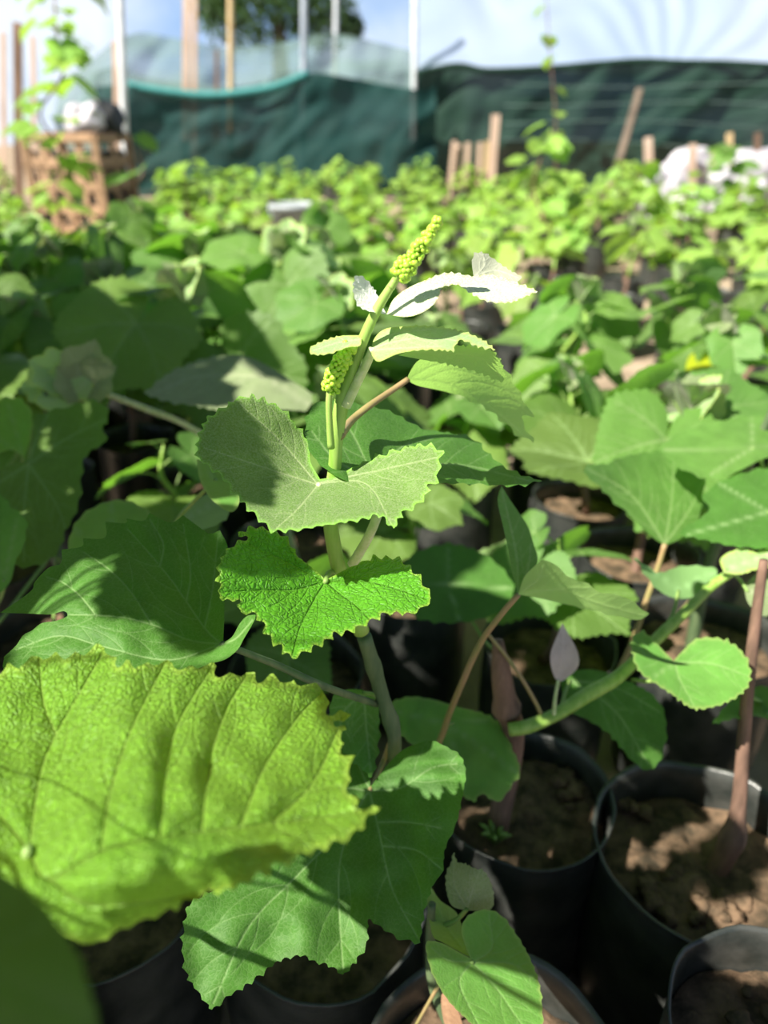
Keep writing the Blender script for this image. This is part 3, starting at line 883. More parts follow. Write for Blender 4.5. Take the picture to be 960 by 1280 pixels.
# ------------------------------------------------------------------ the neighbour whose leaves reach in from the lower left
near = thing('potted_grapevine', (-0.30, 0.27, 0), 'grapevine reaching in from the lower left with a huge yellow-green leaf', 'grapevine')
add_bag(near, 0.09, 0.27, 8)
nst = [Vector((-0.30, 0.27, 0.2)), Vector((-0.30, 0.275, 0.42)), Vector((-0.36, 0.25, 0.60)), Vector((-0.53, 0.18, 0.85)), Vector((-0.57, 0.08, 1.08)), Vector((-0.55, 0.04, 1.16))]
tube('stem', nst, [.008, .007, .005, .004, .003, .002], M['stem_green'], near, 10, 6)
traced_leaf(near, 'front', [(-20, 1120, 1), (-110, 1090), (-150, 1000), (-120, 880), (-60, 838), (0, 840), (28, 830), (49, 820, 1), (66, 823), (98, 818), (131, 809, 1), (145, 830), (165, 832), (186, 832), (208, 826, 1), (217, 835), (240, 835), (265, 831, 1), (273, 845), (308, 842, 1), (322, 851), (345, 848), (366, 857), (380, 855), (404, 862), (407, 880), (413, 893), (428, 895, 1), (419, 906), (433, 912, 1), (422, 930), (441, 955, 1), (432, 972), (437, 992), (450, 1010), (470, 1012, 1), (455, 1026), (445, 1040), (400, 1060), (360, 1075), (320, 1095), (288, 1110), (250, 1118), (205, 1140), (150, 1162), (118, 1179), (85, 1172), (50, 1155), (15, 1140)],
            (36, 1062), [[(36, 1062), (60, 1098), (130, 1062), (200, 1047), (250, 1040), (330, 1030), (466, 1013)], [(36, 1062), (50, 970), (70, 918), (100, 865), (130, 814)], [(125, 1065), (138, 990), (165, 910), (206, 830)], [(200, 1047), (208, 960), (225, 900), (264, 836)], [(252, 1040), (262, 955), (282, 890), (307, 846)], [(300, 1034), (330, 960), (370, 900), (402, 866)], [(36, 1062), (0, 1020), (-60, 960), (-120, 890)], [(70, 918), (55, 880), (49, 825)], [(340, 1028), (390, 980), (428, 900)], [(60, 1098), (110, 1130), (200, 1125), (285, 1108)]],
            [(130, 812, .365), (-100, 880, .345), (0, 960, .310), (36, 1062, .272), (80, 1120, .248), (180, 1108, .240), (300, 1085, .250), (468, 1012, .285), (440, 955, .318), (405, 865, .372), (230, 950, .300), (118, 1178, .262), (200, 1140, .262), (262, 835, .368), (100, 930, .322), (160, 930, .300), (-20, 1120, .26)],
            spacing=6, tooth=(27, 12), vw=1.8, wave=0.006, relief=0.0016, pleat=0.0036, psig=15, petiole=[P(20, 1120, .30), P(-20, 1180, .33), Vector((-0.25, 0.27, 0.55))], pet_r=.0022, label='huge crinkled yellow-green leaf close to the viewer')
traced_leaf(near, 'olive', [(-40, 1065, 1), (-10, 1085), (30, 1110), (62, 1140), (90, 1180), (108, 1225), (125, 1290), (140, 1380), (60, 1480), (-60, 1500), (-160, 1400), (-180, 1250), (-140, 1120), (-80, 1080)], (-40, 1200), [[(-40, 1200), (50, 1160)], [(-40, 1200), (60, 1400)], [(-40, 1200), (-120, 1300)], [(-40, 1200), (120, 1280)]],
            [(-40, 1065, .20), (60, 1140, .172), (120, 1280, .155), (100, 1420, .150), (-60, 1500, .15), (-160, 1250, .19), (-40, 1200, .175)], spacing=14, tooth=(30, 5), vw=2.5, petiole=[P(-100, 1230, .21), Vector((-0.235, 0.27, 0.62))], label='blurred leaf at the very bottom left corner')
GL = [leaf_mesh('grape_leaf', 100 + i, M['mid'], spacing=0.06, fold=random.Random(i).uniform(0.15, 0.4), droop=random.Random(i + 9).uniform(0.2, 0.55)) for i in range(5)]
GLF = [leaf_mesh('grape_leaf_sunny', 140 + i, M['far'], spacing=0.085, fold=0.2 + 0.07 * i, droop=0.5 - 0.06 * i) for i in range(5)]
GLY = [leaf_mesh('grape_leaf_young', 160 + i, M[('grey', 'pale')[i]], spacing=0.09, fold=0.5, droop=0.3) for i in range(2)]


def put_leaf(plant, me, loc, d, up, size, node=None, pr=0.0014, pm='pet_green', name='leaf'):
    o = bpy.data.objects.new(name, me)
    COL.objects.link(o)
    o.parent = plant
    m = leaf_matrix(Vector(loc) - WL[plant], d, up, size)
    o.matrix_local = m
    WL[o] = Vector(loc)
    if node is not None:
        a, b = Vector(loc), Vector(node)
        mid = (a + b) / 2 + Vector((0, 0, 0.15 * (a - b).length))
        V, Fc = tube_geo([a, mid, b], [pr, pr * 1.1, pr * 1.4], 6, 4)
        inv = (Matrix.Translation(WL[plant]) @ m).inverted()
        pme = bpy.data.meshes.new('petiole')
        pme.from_pydata([tuple(inv @ v) for v in V], [], Fc)
        pme.polygons.foreach_set('use_smooth', [True] * len(pme.polygons))
        pme.materials.append(M[pm])
        p = bpy.data.objects.new('petiole', pme)
        COL.objects.link(p); p.parent = o
    return o


# unseen leaves added on this vine's upper stem to cast shade into view
put_leaf(near, GL[0], P(-10, 1270, .165) + SUN_DIR * .09 - Vector((0, .02, 0)), (.2, 1, .1), SUN_DIR, .075, Vector((-0.40, 0.23, 0.68)), .0009)
put_leaf(near, GL[3], P(312, 1062, .254) + SUN_DIR * .14 - Vector((0, .012, 0)), (0.25, 1, .1), SUN_DIR, .017, Vector((-0.40, 0.23, 0.68)), .0004)
rq = random.Random(3)
for k in range(3):
    p_ = Vector((-.345, .045, 1.10 + .035 * k))
    put_leaf(near, GL[k], p_, ((.5, 1, -.2), (1, .3, -.1), (1, .8, 0))[k], (-.2, -.2, 1), (.055, .05, .045)[k], Vector((-0.565, 0.07, 1.08 + .02 * k)))
for k in range(5):
    a_ = k * 2.4
    p_ = Vector((-.42, .29, 1.02 + .015 * k)) + Vector((.07 * math.cos(a_), .06 * math.sin(a_), 0))
    put_leaf(near, GL[k % 5], p_, (math.cos(a_), math.sin(a_), -.3), (rq.uniform(-.3, .1), rq.uniform(-.3, .1), 1), rq.uniform(.085, .11), Vector((-0.55, 0.14, 0.95 + .02 * k)))

# ------------------------------------------------------------------ pots in the lower right
def trunk(plant, pts, radii, mat='stem_wood', name='woody_stem', **kw):
    return tube(name, pts, radii, M[mat], plant, 10, 6, **kw)


# small shoot in the front bag
low = thing('potted_grapevine', (0.086, 0.292, 0), 'low sprouting grapevine with one round leaf at the bottom edge', 'grapevine')
add_bag(low, 0.108, 0.25, 12)
lb = Vector((0.070, 0.335, 0.21))
trunk(low, [lb, P(545, 1240, .60), P(538, 1180, .58), P(540, 1130, .565)], [.006, .005, .004, .003], mat='stem_cane')
traced_leaf(low, 'light', [(588, 1198, 1), (580, 1178), (577, 1160), (585, 1145), (605, 1137), (625, 1143), (642, 1163), (660, 1193), (672, 1222), (677, 1250), (677, 1290), (660, 1320), (620, 1305), (590, 1280), (560, 1250), (541, 1218), (533, 1190), (534, 1177), (550, 1178), (570, 1188)], (590, 1203), [[(590, 1203), (620, 1235), (665, 1300)], [(590, 1203), (615, 1185), (612, 1145)], [(590, 1203), (640, 1205), (668, 1225)], [(590, 1203), (575, 1230), (600, 1285)], [(590, 1203), (560, 1200), (540, 1185)]],
            [(590, 1203, .535), (610, 1138, .56), (677, 1250, .525), (665, 1318, .49), (535, 1180, .525), (560, 1250, .505)], spacing=5, tooth=(14, 1.8), vw=1.5, relief=.0008, petiole=[P(585, 1190, .56), P(560, 1165, .575), P(541, 1150, .57)], label='round heart-shaped leaf at the bottom edge')
traced_leaf(low, 'light', [(590, 1198, 1), (575, 1190), (553, 1178), (541, 1170), (536, 1145), (533, 1115), (538, 1108), (550, 1125), (570, 1140), (578, 1160), (584, 1180)], (588, 1196), [[(588, 1196), (560, 1160), (538, 1112)]], [(588, 1196, .55), (535, 1110, .575), (540, 1168, .56), (575, 1145, .585)], spacing=6, vw=1.2, front=False, label='folded back lobe of the round leaf')
traced_leaf(low, 'grey', [(582, 1138, 1), (565, 1132), (558, 1112), (558, 1092), (564, 1078), (567, 1065, 1), (571, 1077), (582, 1080), (594, 1086), (604, 1088), (612, 1100), (617, 1118), (615, 1135), (600, 1138)], (584, 1136), [[(584, 1136), (590, 1115), (600, 1090)], [(584, 1136), (568, 1105), (567, 1070)]], [(584, 1136, .565), (567, 1070, .58), (596, 1090, .56), (615, 1130, .575), (558, 1105, .575)], spacing=4, tooth=(8, 2), vw=1.1, petiole=[P(570, 1150, .572), P(548, 1160, .572)], label='tiny folded young leaf of the low sprout')
tube('dead_stalk', [P(549, 1230, .575), P(535, 1255, .59), P(518, 1285, .61)], [.0016, .0015, .0014], M['pet_red'], low, 8, 4)
traced_leaf(low, 'dry', [(552, 1236, 1), (560, 1240), (570, 1258), (578, 1285), (560, 1290), (552, 1262)], (553, 1238), [[(553, 1238), (562, 1280)]], [(553, 1238, .585), (578, 1285, .575), (556, 1285, .59)], spacing=5, name='dry_leaf', label='shrivelled pinkish brown leaf')

# left of the two open bags, with the trunk that carries the drooping shoot
mid = thing('potted_grapevine', (0.152, 0.585, 0), 'grapevine in the dark bag behind the hanging leaf, its shoot arching to the right', 'grapevine')
add_bag(mid, 0.098, 0.245, 17, soil_drop=.03)
clods(mid, 0.06, 0.03, 0.214, 9, 31, 0.028)
trunk(mid, [Vector((0.122, 0.563, 0.18)), S(641, 930, .552), S(633, 885, .546), S(627, 845, .55), S(622, 800, .56)], [.0125, .0115, .011, .010, .005], knobs=[(0.5, .35, .05)])
shoot = [(636, 912, .70), (660, 908, .70), (695, 893, .71), (735, 868, .72), (770, 848, .725), (800, 820, .73), (830, 790, .735), (860, 762, .74), (890, 732, .745), (925, 710, .75), (965, 690, .755)]
tube('arching_shoot', [P(*p) for p in shoot], [.0062, .0066, .0062, .0072, .0066, .0056, .0058, .0050, .0050, .0042, .003], M['stem_green'], mid, 12, 5)
traced_leaf(mid, 'light', [(842, 826, 1), (828, 812), (812, 795), (798, 790), (789, 802), (792, 822), (800, 840), (822, 856), (846, 872), (868, 886), (900, 881), (925, 868), (937, 852), (936, 830), (925, 812), (908, 801), (890, 797), (870, 799), (855, 812)], (843, 828), [[(843, 828), (850, 850), (866, 880)], [(843, 828), (890, 830), (934, 845)], [(843, 828), (810, 820), (794, 800)], [(843, 828), (820, 845)]],
            [(843, 828, .69), (792, 800, .70), (866, 885, .64), (937, 845, .66), (905, 800, .70), (820, 855, .66)], spacing=6, tooth=(11, 4), vw=1.5, petiole=[P(820, 850, .70), P(790, 850, .725)], label='heart-shaped leaf with a sunlit yellow right margin')
traced_leaf(mid, 'mature', [(700, 846, 1), (720, 838), (748, 838), (780, 850), (812, 866), (830, 890), (832, 925), (822, 955), (806, 962), (785, 945), (762, 918), (735, 900), (708, 885)], (712, 850), [[(712, 850), (770, 890), (810, 955)], [(712, 850), (770, 860), (825, 890)]], [(712, 850, .76), (810, 958, .74), (830, 900, .77), (740, 900, .74)], spacing=6, tooth=(18, 3), petiole=[P(705, 870, .74), P(700, 892, .71)], label='dark leaf hanging under the arching shoot')
traced_leaf(mid, 'mid', [(792, 697, 1), (806, 706), (825, 716), (850, 708), (880, 708), (897, 714), (892, 735), (868, 746), (845, 748), (820, 735)], (848, 738), [[(848, 738), (800, 702)], [(848, 738), (892, 716)]], [(848, 738, .77), (793, 698, .76), (896, 714, .78), (850, 708, .79)], spacing=8, tooth=(16, 3), front=False, petiole=[P(842, 765, .75), P(830, 788, .735)], label='small grey-green leaf above the arching shoot')
traced_leaf(mid, 'drygrey', [(703, 779, 1), (712, 795), (722, 815), (723, 832), (712, 845), (698, 852), (690, 838), (688, 818), (695, 798)], (698, 850), [[(698, 850), (704, 815), (703, 782)]], [(698, 850, .705), (703, 779, .70), (722, 825, .71), (688, 820, .69)], spacing=5, petiole=[P(694, 872, .703), P(692, 895, .705)], pet_mat='stem_pale', name='dry_leaf', label='withered grey-pink leaf standing upright')
traced_leaf(mid, 'grey', [(930, 735, 1), (940, 722), (955, 715), (980, 715), (1000, 740), (985, 770), (955, 770), (936, 755)], (935, 740), [[(935, 740), (990, 745)]], [(935, 740, .74), (980, 715, .76), (985, 770, .72)], spacing=8, tooth=(16, 3), petiole=[P(925, 725, .748), P(915, 716, .748)], label='pale folded leaf near the shoot tip')
traced_leaf(mid, 'pale', [(905, 716, 1), (900, 700), (912, 690), (930, 686), (945, 690), (970, 684), (975, 705), (950, 710), (925, 718)], (908, 712), [[(908, 712), (965, 692)]], [(908, 712, .73), (940, 688, .745), (970, 700, .74)], spacing=6, tooth=(9, 3), petiole=[P(905, 718, .742), P(900, 725, .746)], label='downy white bud leaf at the shoot tip')
# two-winged leaf on the long stalk
traced_leaf(mid, 'mature', [(648, 742, 1), (640, 715), (636, 690), (628, 655), (622, 625), (627, 607, 1), (636, 622), (648, 640), (660, 658), (667, 680), (672, 700), (662, 722)], (648, 742), [[(648, 742), (645, 690), (628, 615)], [(648, 742), (660, 710), (664, 680)]], [(648, 742, .588), (627, 608, .602), (636, 690, .580), (670, 695, .622)], spacing=6, vw=1.5, front=True, label='upright wing of the folded leaf')
traced_leaf(mid, 'glow', [(648, 743, 1), (655, 722), (668, 708), (680, 700), (698, 709), (712, 722), (735, 730), (752, 742), (770, 743), (790, 752), (810, 767, 1), (803, 774), (785, 773), (745, 764), (710, 756), (675, 748)], (648, 743), [[(648, 743), (700, 738), (750, 755), (805, 770)], [(655, 738), (672, 725), (680, 706)], [(690, 738), (715, 735), (735, 735)]], [(648, 743, .590), (680, 700, .580), (760, 742, .590), (808, 768, .605), (720, 757, .630)], spacing=6, vw=1.5, tooth=(26, 2), front=False, petiole=[P(625, 770, .60), P(600, 805, .62), P(575, 860, .65), P(556, 910, .685), P(552, 950, .72), Vector((0.120, .575, .25))], pet_mat='pet_red', pet_r=.0024, label='sunlit underside of the folded leaf')
tube('petiole', [P(608, 790, .68), P(640, 830, .69), P(665, 870, .70), P(680, 900, .71)], [.0018, .0019, .002, .0022], M['pet_red'], mid, 8, 5)
traced_leaf(mid, 'light', [(490, 878, 1), (510, 871), (540, 874), (575, 884), (605, 892), (625, 905), (640, 935), (650, 962), (640, 982), (622, 1002), (602, 992), (592, 1002), (575, 990), (550, 960), (520, 935), (495, 910)], (560, 905), [[(560, 905), (610, 900)], [(560, 905), (645, 965)], [(560, 905), (500, 890)], [(560, 905), (580, 985)]], [(560, 905, .72), (500, 880, .74), (645, 965, .71), (600, 1000, .68), (510, 930, .70)], spacing=7, tooth=(16, 3), wave=.008, petiole=[P(585, 902, .74), P(620, 905, .75), S(633, 900, .548)], label='mid-green leaf beside the trunk above the dark bag')
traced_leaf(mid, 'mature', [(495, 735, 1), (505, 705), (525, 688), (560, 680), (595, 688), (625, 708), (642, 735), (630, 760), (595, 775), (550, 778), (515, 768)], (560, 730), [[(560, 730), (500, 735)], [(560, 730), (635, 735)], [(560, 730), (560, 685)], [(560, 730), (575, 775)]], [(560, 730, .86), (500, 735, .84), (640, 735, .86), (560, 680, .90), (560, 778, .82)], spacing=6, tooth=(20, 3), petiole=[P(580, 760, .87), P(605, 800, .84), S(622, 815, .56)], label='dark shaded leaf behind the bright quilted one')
# weed in the dark bag
wd = MB()
for k in range(7):
    a = k * 0.9
    b0 = Vector((0.118, 0.54, 0.214))
    wd.tube([b0, b0 + Vector((0.010 * math.cos(a), 0.010 * math.sin(a), 0.014 + .002 * k)), b0 + Vector((0.018 * math.cos(a), 0.018 * math.sin(a), 0.015 + .003 * k))], [.0008, .0030, .0006], 6, 4)
tag(wd.obj('weed_seedling', M['pet_green'], None, origin=(0.118, 0.54, 0.214)), 'tiny green weed sprouting from the soil of the dark bag', 'weed')

# right bag with the pinkish trunk
rb = thing('potted_grapevine', (0.331, 0.512, 0), 'grapevine with a pinkish trunk in the open bag on the right', 'grapevine')
add_bag(rb, 0.113, 0.25, 21, soil_drop=.045)
clods(rb, -0.035, -0.025, 0.206, 14, 51, 0.030)
clods(rb, 0.02, -0.05, 0.206, 9, 61, 0.022)
clods(rb, -0.05, 0.075, 0.207, 6, 71, 0.020)
trunk(rb, [Vector((0.348, 0.52, 0.185)), S(915, 1050, .522), S(924, 1000, .53), S(930, 920, .54), S(936, 850, .55), S(944, 780, .56), S(955, 700, .57)], [.0115, .0105, .0072, .0062, .0056, .005, .004], knobs=[(.18, .3, .05)])
# small front bag
fr = thing('nursery_bag_of_soil', (0.292, 0.300, 0), 'open bag of bare soil in the bottom right corner', 'nursery bag')
add_bag(fr, 0.082, 0.315, 25, soil_drop=.04)
clods(fr, -0.005, 0.005, 0.278, 16, 81, 0.05)

lbag = thing('nursery_bag_of_soil', (-0.275, 0.475, 0), 'bag of dark soil under the hanging leaf at the lower left', 'nursery bag')
add_bag(lbag, 0.10, 0.24, 27, soil_drop=.03)

traced_leaf(rb, 'mature', [(890, 905, 1), (905, 885), (925, 868), (955, 858), (1000, 865), (1010, 890), (985, 905), (940, 895)], (960, 895), [[(960, 895), (895, 902)], [(960, 895), (1000, 870)]], [(960, 895, .72), (890, 905, .70), (955, 858, .76), (1005, 880, .73)], spacing=8, tooth=(16, 3), petiole=[P(955, 880, .745), S(934, 870, .548)], label='dark leaf at the right edge above the open bag')
# ------------------------------------------------------------------ neighbours at mid distance, right and left
right = thing('potted_grapevine', (0.46, 0.86, 0), 'grapevine right of the sharp shoot with a big leaf half in sun, half in shade', 'grapevine')
add_bag(right, 0.105, 0.25, 41)
trunk(right, [Vector((0.45, 0.87, 0.19)), Vector((0.44, 0.86, 0.36)), Vector((0.455, 0.85, 0.52)), Vector((0.47, 0.84, 0.64))], [.010, .008, .006, .003], mat='stem_cane')
traced_leaf(right, 'mid', [(728, 590, 1), (738, 581), (757, 580), (780, 571), (812, 565), (843, 563), (868, 575), (882, 592), (878, 620), (873, 648), (852, 672), (831, 682, 1), (815, 671), (795, 652), (765, 624), (745, 604)], (831, 680), [[(831, 680), (790, 620), (735, 586)], [(831, 680), (840, 620), (842, 568)], [(831, 680), (860, 640), (880, 600)]],
            [(831, 680, .82), (728, 590, .84), (843, 563, .93), (880, 592, .92), (870, 650, .86), (770, 600, .87)], spacing=5, tooth=(22, 3), vw=1.5, petiole=[P(822, 710, .83), P(808, 750, .84), P(792, 800, .86), P(775, 850, .88), Vector((0.44, 0.86, 0.33))], pet_mat='pet_red', pet_r=.003, label='big leaf lit on its left margin only')
traced_leaf(right, 'mid', [(822, 562, 1), (850, 541), (900, 526), (950, 520), (1000, 525), (1040, 560), (1000, 575), (960, 572), (920, 590), (885, 598), (852, 585)], (940, 560), [[(940, 560), (830, 562)], [(940, 560), (1030, 558)], [(940, 560), (940, 524)], [(940, 560), (890, 592)]], [(940, 560, .86), (822, 562, .86), (950, 520, .93), (1040, 560, .88), (885, 598, .82)], spacing=5, tooth=(22, 3), petiole=[P(960, 600, .88), P(950, 650, .90), Vector((0.47, 0.84, 0.60))], label='light green leaf at the right edge')
traced_leaf(right, 'mature', [(868, 672, 1), (850, 665), (885, 640), (880, 620), (905, 600), (960, 585), (1020, 590), (1050, 640), (1000, 680), (930, 684)], (960, 640), [[(960, 640), (860, 668)], [(960, 640), (900, 605)], [(960, 640), (1040, 640)]], [(960, 640, .78), (855, 666, .76), (905, 600, .82), (1050, 640, .80), (960, 684, .74)], spacing=5, tooth=(22, 3), petiole=[P(970, 670, .81), P(960, 700, .84), Vector((0.46, 0.85, 0.56))], label='dark leaf at the right edge below the light one')

left = thing('potted_grapevine', (-0.47, 0.88, 0), 'grapevine left of the sharp shoot with a broad blue-green drooping leaf', 'grapevine')
add_bag(left, 0.105, 0.25, 43)
trunk(left, [Vector((-0.46, 0.89, 0.19)), Vector((-0.45, 0.88, 0.36)), Vector((-0.44, 0.90, 0.50)), Vector((-0.43, 0.91, 0.60))], [.010, .008, .006, .003], mat='stem_cane')
traced_leaf(left, 'mid', [(38, 574, 1), (41, 548), (45, 524), (62, 514), (91, 507), (116, 500), (136, 514), (129, 536), (131, 553), (109, 567), (102, 589), (101, 611), (95, 639), (82, 664), (70, 692), (40, 708), (0, 702), (-45, 680), (-60, 630), (-30, 595), (0, 585), (20, 580)], (36, 580), [[(36, 580), (80, 550), (130, 525)], [(36, 580), (70, 630), (82, 660)], [(36, 580), (30, 640), (30, 702)], [(36, 580), (-10, 610), (-50, 650)], [(36, 580), (45, 550), (60, 518)]],
            [(36, 580, .84), (62, 514, .90), (136, 516, .87), (100, 600, .82), (82, 664, .78), (30, 706, .75), (-55, 650, .77), (20, 640, .79)], spacing=5, tooth=(20, 4), vw=1.6, petiole=[P(20, 585, .88), P(0, 600, .92), Vector((-0.44, 0.9, 0.56))], pet_r=.0024, label='broad drooping leaf with its lower lobe in deep shade')
traced_leaf(left, 'mid', [(-45, 640, 1), (-20, 622), (0, 618), (14, 634), (32, 650), (30, 680), (20, 700), (12, 728), (-10, 745), (-40, 720)], (5, 725), [[(5, 725), (20, 650)], [(5, 725), (-30, 660)]], [(5, 725, .70), (30, 660, .72), (-40, 650, .75), (0, 620, .76)], spacing=5, tooth=(18, 3), petiole=[P(2, 745, .72), P(-20, 800, .78), Vector((-0.45, .88, .38))], label='leaf cut by the left edge')
traced_leaf(left, 'light', [(30, 572, 1), (12, 562), (-15, 570), (-35, 540), (-25, 510), (5, 498), (28, 500), (40, 520), (38, 548)], (28, 568), [[(28, 568), (10, 505)], [(28, 568), (-30, 530)]], [(28, 568, .90), (5, 498, .95), (-35, 540, .93), (40, 520, .93)], spacing=5, tooth=(18, 3), petiole=[P(30, 590, .92), Vector((-0.44, 0.9, 0.57))], label='lighter leaf behind the drooping one')
traced_leaf(left, 'light', [(84, 700, 1), (88, 668), (105, 642), (138, 626), (165, 628), (192, 646), (198, 690), (150, 710)], (140, 705), [[(140, 705), (140, 630)], [(140, 705), (95, 660)], [(140, 705), (188, 660)]], [(140, 705, .66), (138, 626, .74), (85, 690, .68), (195, 680, .69)], spacing=8, tooth=(18, 2.5), petiole=[P(120, 740, .70), P(70, 800, .80), Vector((-0.45, .88, .37))], label='olive leaf behind the pale-veined leaf')
traced_leaf(left, 'mid', [(214, 657, 1), (232, 632), (258, 619), (285, 616), (289, 634), (278, 652), (245, 663)], (220, 655), [[(220, 655), (284, 620)]], [(220, 655, .68), (285, 617, .72), (245, 662, .66), (250, 622, .73)], spacing=7, tooth=(16, 2), petiole=[P(190, 690, .72), P(120, 760, .80), Vector((-0.45, .88, .37))], label='small light leaf tip beside the felted leaf')
traced_leaf(left, 'light', [(246, 574, 1), (262, 580), (285, 596), (300, 620), (290, 640), (265, 625), (250, 600)], (270, 600), [[(270, 600), (250, 578)]], [(270, 600, .60), (248, 576, .62), (298, 625, .58)], spacing=7, petiole=[P(230, 640, .66), P(120, 760, .80), Vector((-0.45, .88, .37))], label='pale leaf just behind the felted leaf')
gp = thing('potted_grapevine', (-0.16, 1.13, 0), 'grapevine behind the felted leaf with a downy grey young leaf at its tip', 'grapevine')
add_bag(gp, 0.105, 0.25, 47)
trunk(gp, [Vector((-0.15, 1.12, 0.19)), Vector((-0.19, 1.10, 0.38)), P(240, 536, 1.0), P(185, 512, .98), P(130, 492, .97), P(95, 485, .96)], [.008, .006, .004, .0042, .0036, .0025], mat='stem_pale', name='arching_shoot')
traced_leaf(gp, 'grey', [(180, 492, 1), (212, 466), (258, 448), (300, 444), (330, 455), (362, 474), (390, 492, 1), (384, 512), (350, 512), (300, 518), (250, 508), (210, 502)], (330, 470), [[(330, 470), (250, 470), (190, 492)], [(330, 470), (385, 505)], [(330, 470), (300, 450)], [(330, 470), (300, 512)]], [(330, 470, .97), (180, 492, .94), (258, 448, 1.03), (388, 495, .95), (300, 518, .90)], spacing=8, tooth=(16, 3), petiole=[P(335, 510, .99), P(300, 560, 1.04), Vector((-0.18, 1.10, 0.42))], label='felty grey leaf spread behind the sharp one')
for k, (x, y, dx, dz) in enumerate([(95, 482, -.4, .7), (75, 470, -.7, .5), (110, 468, .3, .9), (60, 484, -.9, .1), (118, 480, .6, .5), (88, 495, -.3, .2)]):
    put_leaf(gp, GLY[k % 2], P(x, y, .96), (dx, -.2 + .1 * (k % 3), dz), (0.2, -.8, .6), 0.034 + .007 * (k % 3))


def vine_at(x, y, h, n, size, seed, label, group, meshes, lean=(0, 0), bag=True, tip=True, low=0.45):
    """a potted vine with every leaf its own part"""
    rnd = random.Random(seed)
    t = thing('potted_grapevine', (x, y, 0), label, 'grapevine', group)
    r = rnd.uniform(.088, .102)
    if bag: add_bag(t, r, rnd.uniform(.22, .27), seed, seg=28)
    pts = []
    for i in range(6):
        f = i / 5
        pts.append(Vector((x + lean[0] * f * f + rnd.uniform(-.015, .015), y + lean[1] * f * f + rnd.uniform(-.015, .015), 0.19 + (h - 0.19) * f)))
    tube('woody_stem', pts[:3], [.009, .008, .0065], M['stem_wood'], t, 7, 3)
    tube('green_shoot', pts[2:], [.0065, .0055, .0045, .002], M['stem_green'], t, 7, 3)
    c = catmull([tuple(p) for p in pts], n=8)
    a = rnd.uniform(0, 6.28)
    for k in range(n):
        f = low + (0.97 - low) * (k / max(1, n - 1))
        nd = Vector(c[int(f * (len(c) - 1))])
        a += 2.6 + rnd.uniform(-.5, .5)
        L = size * rnd.uniform(.8, 1.15) * (1 - .45 * max(0, (f - .75) / .25))
        out = Vector((math.cos(a), math.sin(a), 0))
        loc = nd + out * L * rnd.uniform(.5, .8) + Vector((0, 0, L * rnd.uniform(.25, .5)))
        d = out + Vector((0, 0, rnd.uniform(-1.1, .2)))
        up = Vector((rnd.uniform(-.6, .5), rnd.uniform(-.6, .5), 1))
        put_leaf(t, rnd.choice(meshes), loc, d, up, L, nd, 0.0014)
    if tip:
        for k in range(4):
            a += 1.9
            put_leaf(t, GLY[k % 2], c[-1][:3], (math.cos(a) * .5, math.sin(a) * .5, .9), (-math.cos(a), -math.sin(a), .4), size * rnd.uniform(.36, .52), name='young_leaf')
    return t


GA = 'shaded potted vines on the left'
GB = 'potted vines on the right'
LA = 'leafy potted grapevine in the crowded shaded block behind the felted leaf'
LB = 'leafy potted grapevine in the crowded block behind the upright folded leaf'
rnd = random.Random(4)
spots = []
yy = 1.12
while yy < 3.05:
    xx = -0.62 * yy - 0.25 + rnd.uniform(0, .2)
    while xx < 0.62 * yy + 0.3:
        spots.append((xx + rnd.uniform(-.05, .05), yy + rnd.uniform(-.05, .05)))
        xx += 0.27 if yy < 2 else 0.31
    yy += 0.27 if yy < 2 else 0.31
taken = [(-.16, 1.13), (.46, .86), (-.47, .88), (-.62, .62), (.60, .60), (.24, .87), (-.12, .80), (.04, 1.0), (-.36, 1.10), tuple(S(880, 470, 1.62).xy),
         (-.98, .86), (-1.10, 1.2), (-1.26, 1.52), (-1.46, 1.84), (-1.66, 2.17), (-1.88, 2.5), (-2.1, 2.83)]
k = 0
for x, y in spots:
    if any(math.dist((x, y), q) < .215 for q in taken): continue
    if rnd.random() < (0.04 if x < 0.1 else 0.16): continue
    if x > -.25 and y > 2.2: continue
    if x > .1 and rnd.random() < .22: continue
    k += 1
    h = rnd.uniform(.44, .60) + (0.06 if x < -.2 else 0) - (0.06 if abs(x) < .15 and y < 1.6 else 0)
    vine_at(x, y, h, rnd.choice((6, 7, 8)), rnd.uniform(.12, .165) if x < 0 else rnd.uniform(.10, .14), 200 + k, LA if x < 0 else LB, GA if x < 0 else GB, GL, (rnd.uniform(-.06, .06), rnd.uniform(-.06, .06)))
print('near vines', k)
for i, (x, y, h, n) in enumerate([(-.62, .62, .50, 6), (.60, .60, .42, 5), (.24, .87, .40, 6), (-.12, .80, .36, 5), (.04, 1.0, .42, 6), (-.36, 1.10, .44, 6)]):
    vine_at(x, y, h, n, .085, 500 + i, ['potted grapevine at the left edge below the drooping leaf', 'potted grapevine at the right edge beside the open bag', 'low potted grapevine behind the upright folded leaf',
            'low potted grapevine behind the pale-veined leaf', 'low potted grapevine hidden behind the green shoot', 'low potted grapevine in the dark gap left of the felted leaf'][i], None, GL, tip=False)
# pruned vines with bare trunks where the block thins out
q = 0
for y in (2.35, 2.75, 3.15, 3.6):
    x = -.22 + rnd.uniform(0, .2)
    while x < .62 * y + .3:
        if rnd.random() < .72:
            q += 1
            vine_at(x + rnd.uniform(-.06, .06), y + rnd.uniform(-.08, .08), rnd.uniform(.34, .52), rnd.choice((2, 3, 4)), rnd.uniform(.08, .12), 620 + q, 'sparse potted grapevine with a bare trunk where the rows thin out', 'sparse vines with bare trunks', GLF, (rnd.uniform(-.05, .05), 0), tip=rnd.random() < .5, low=.6)
        x += .30

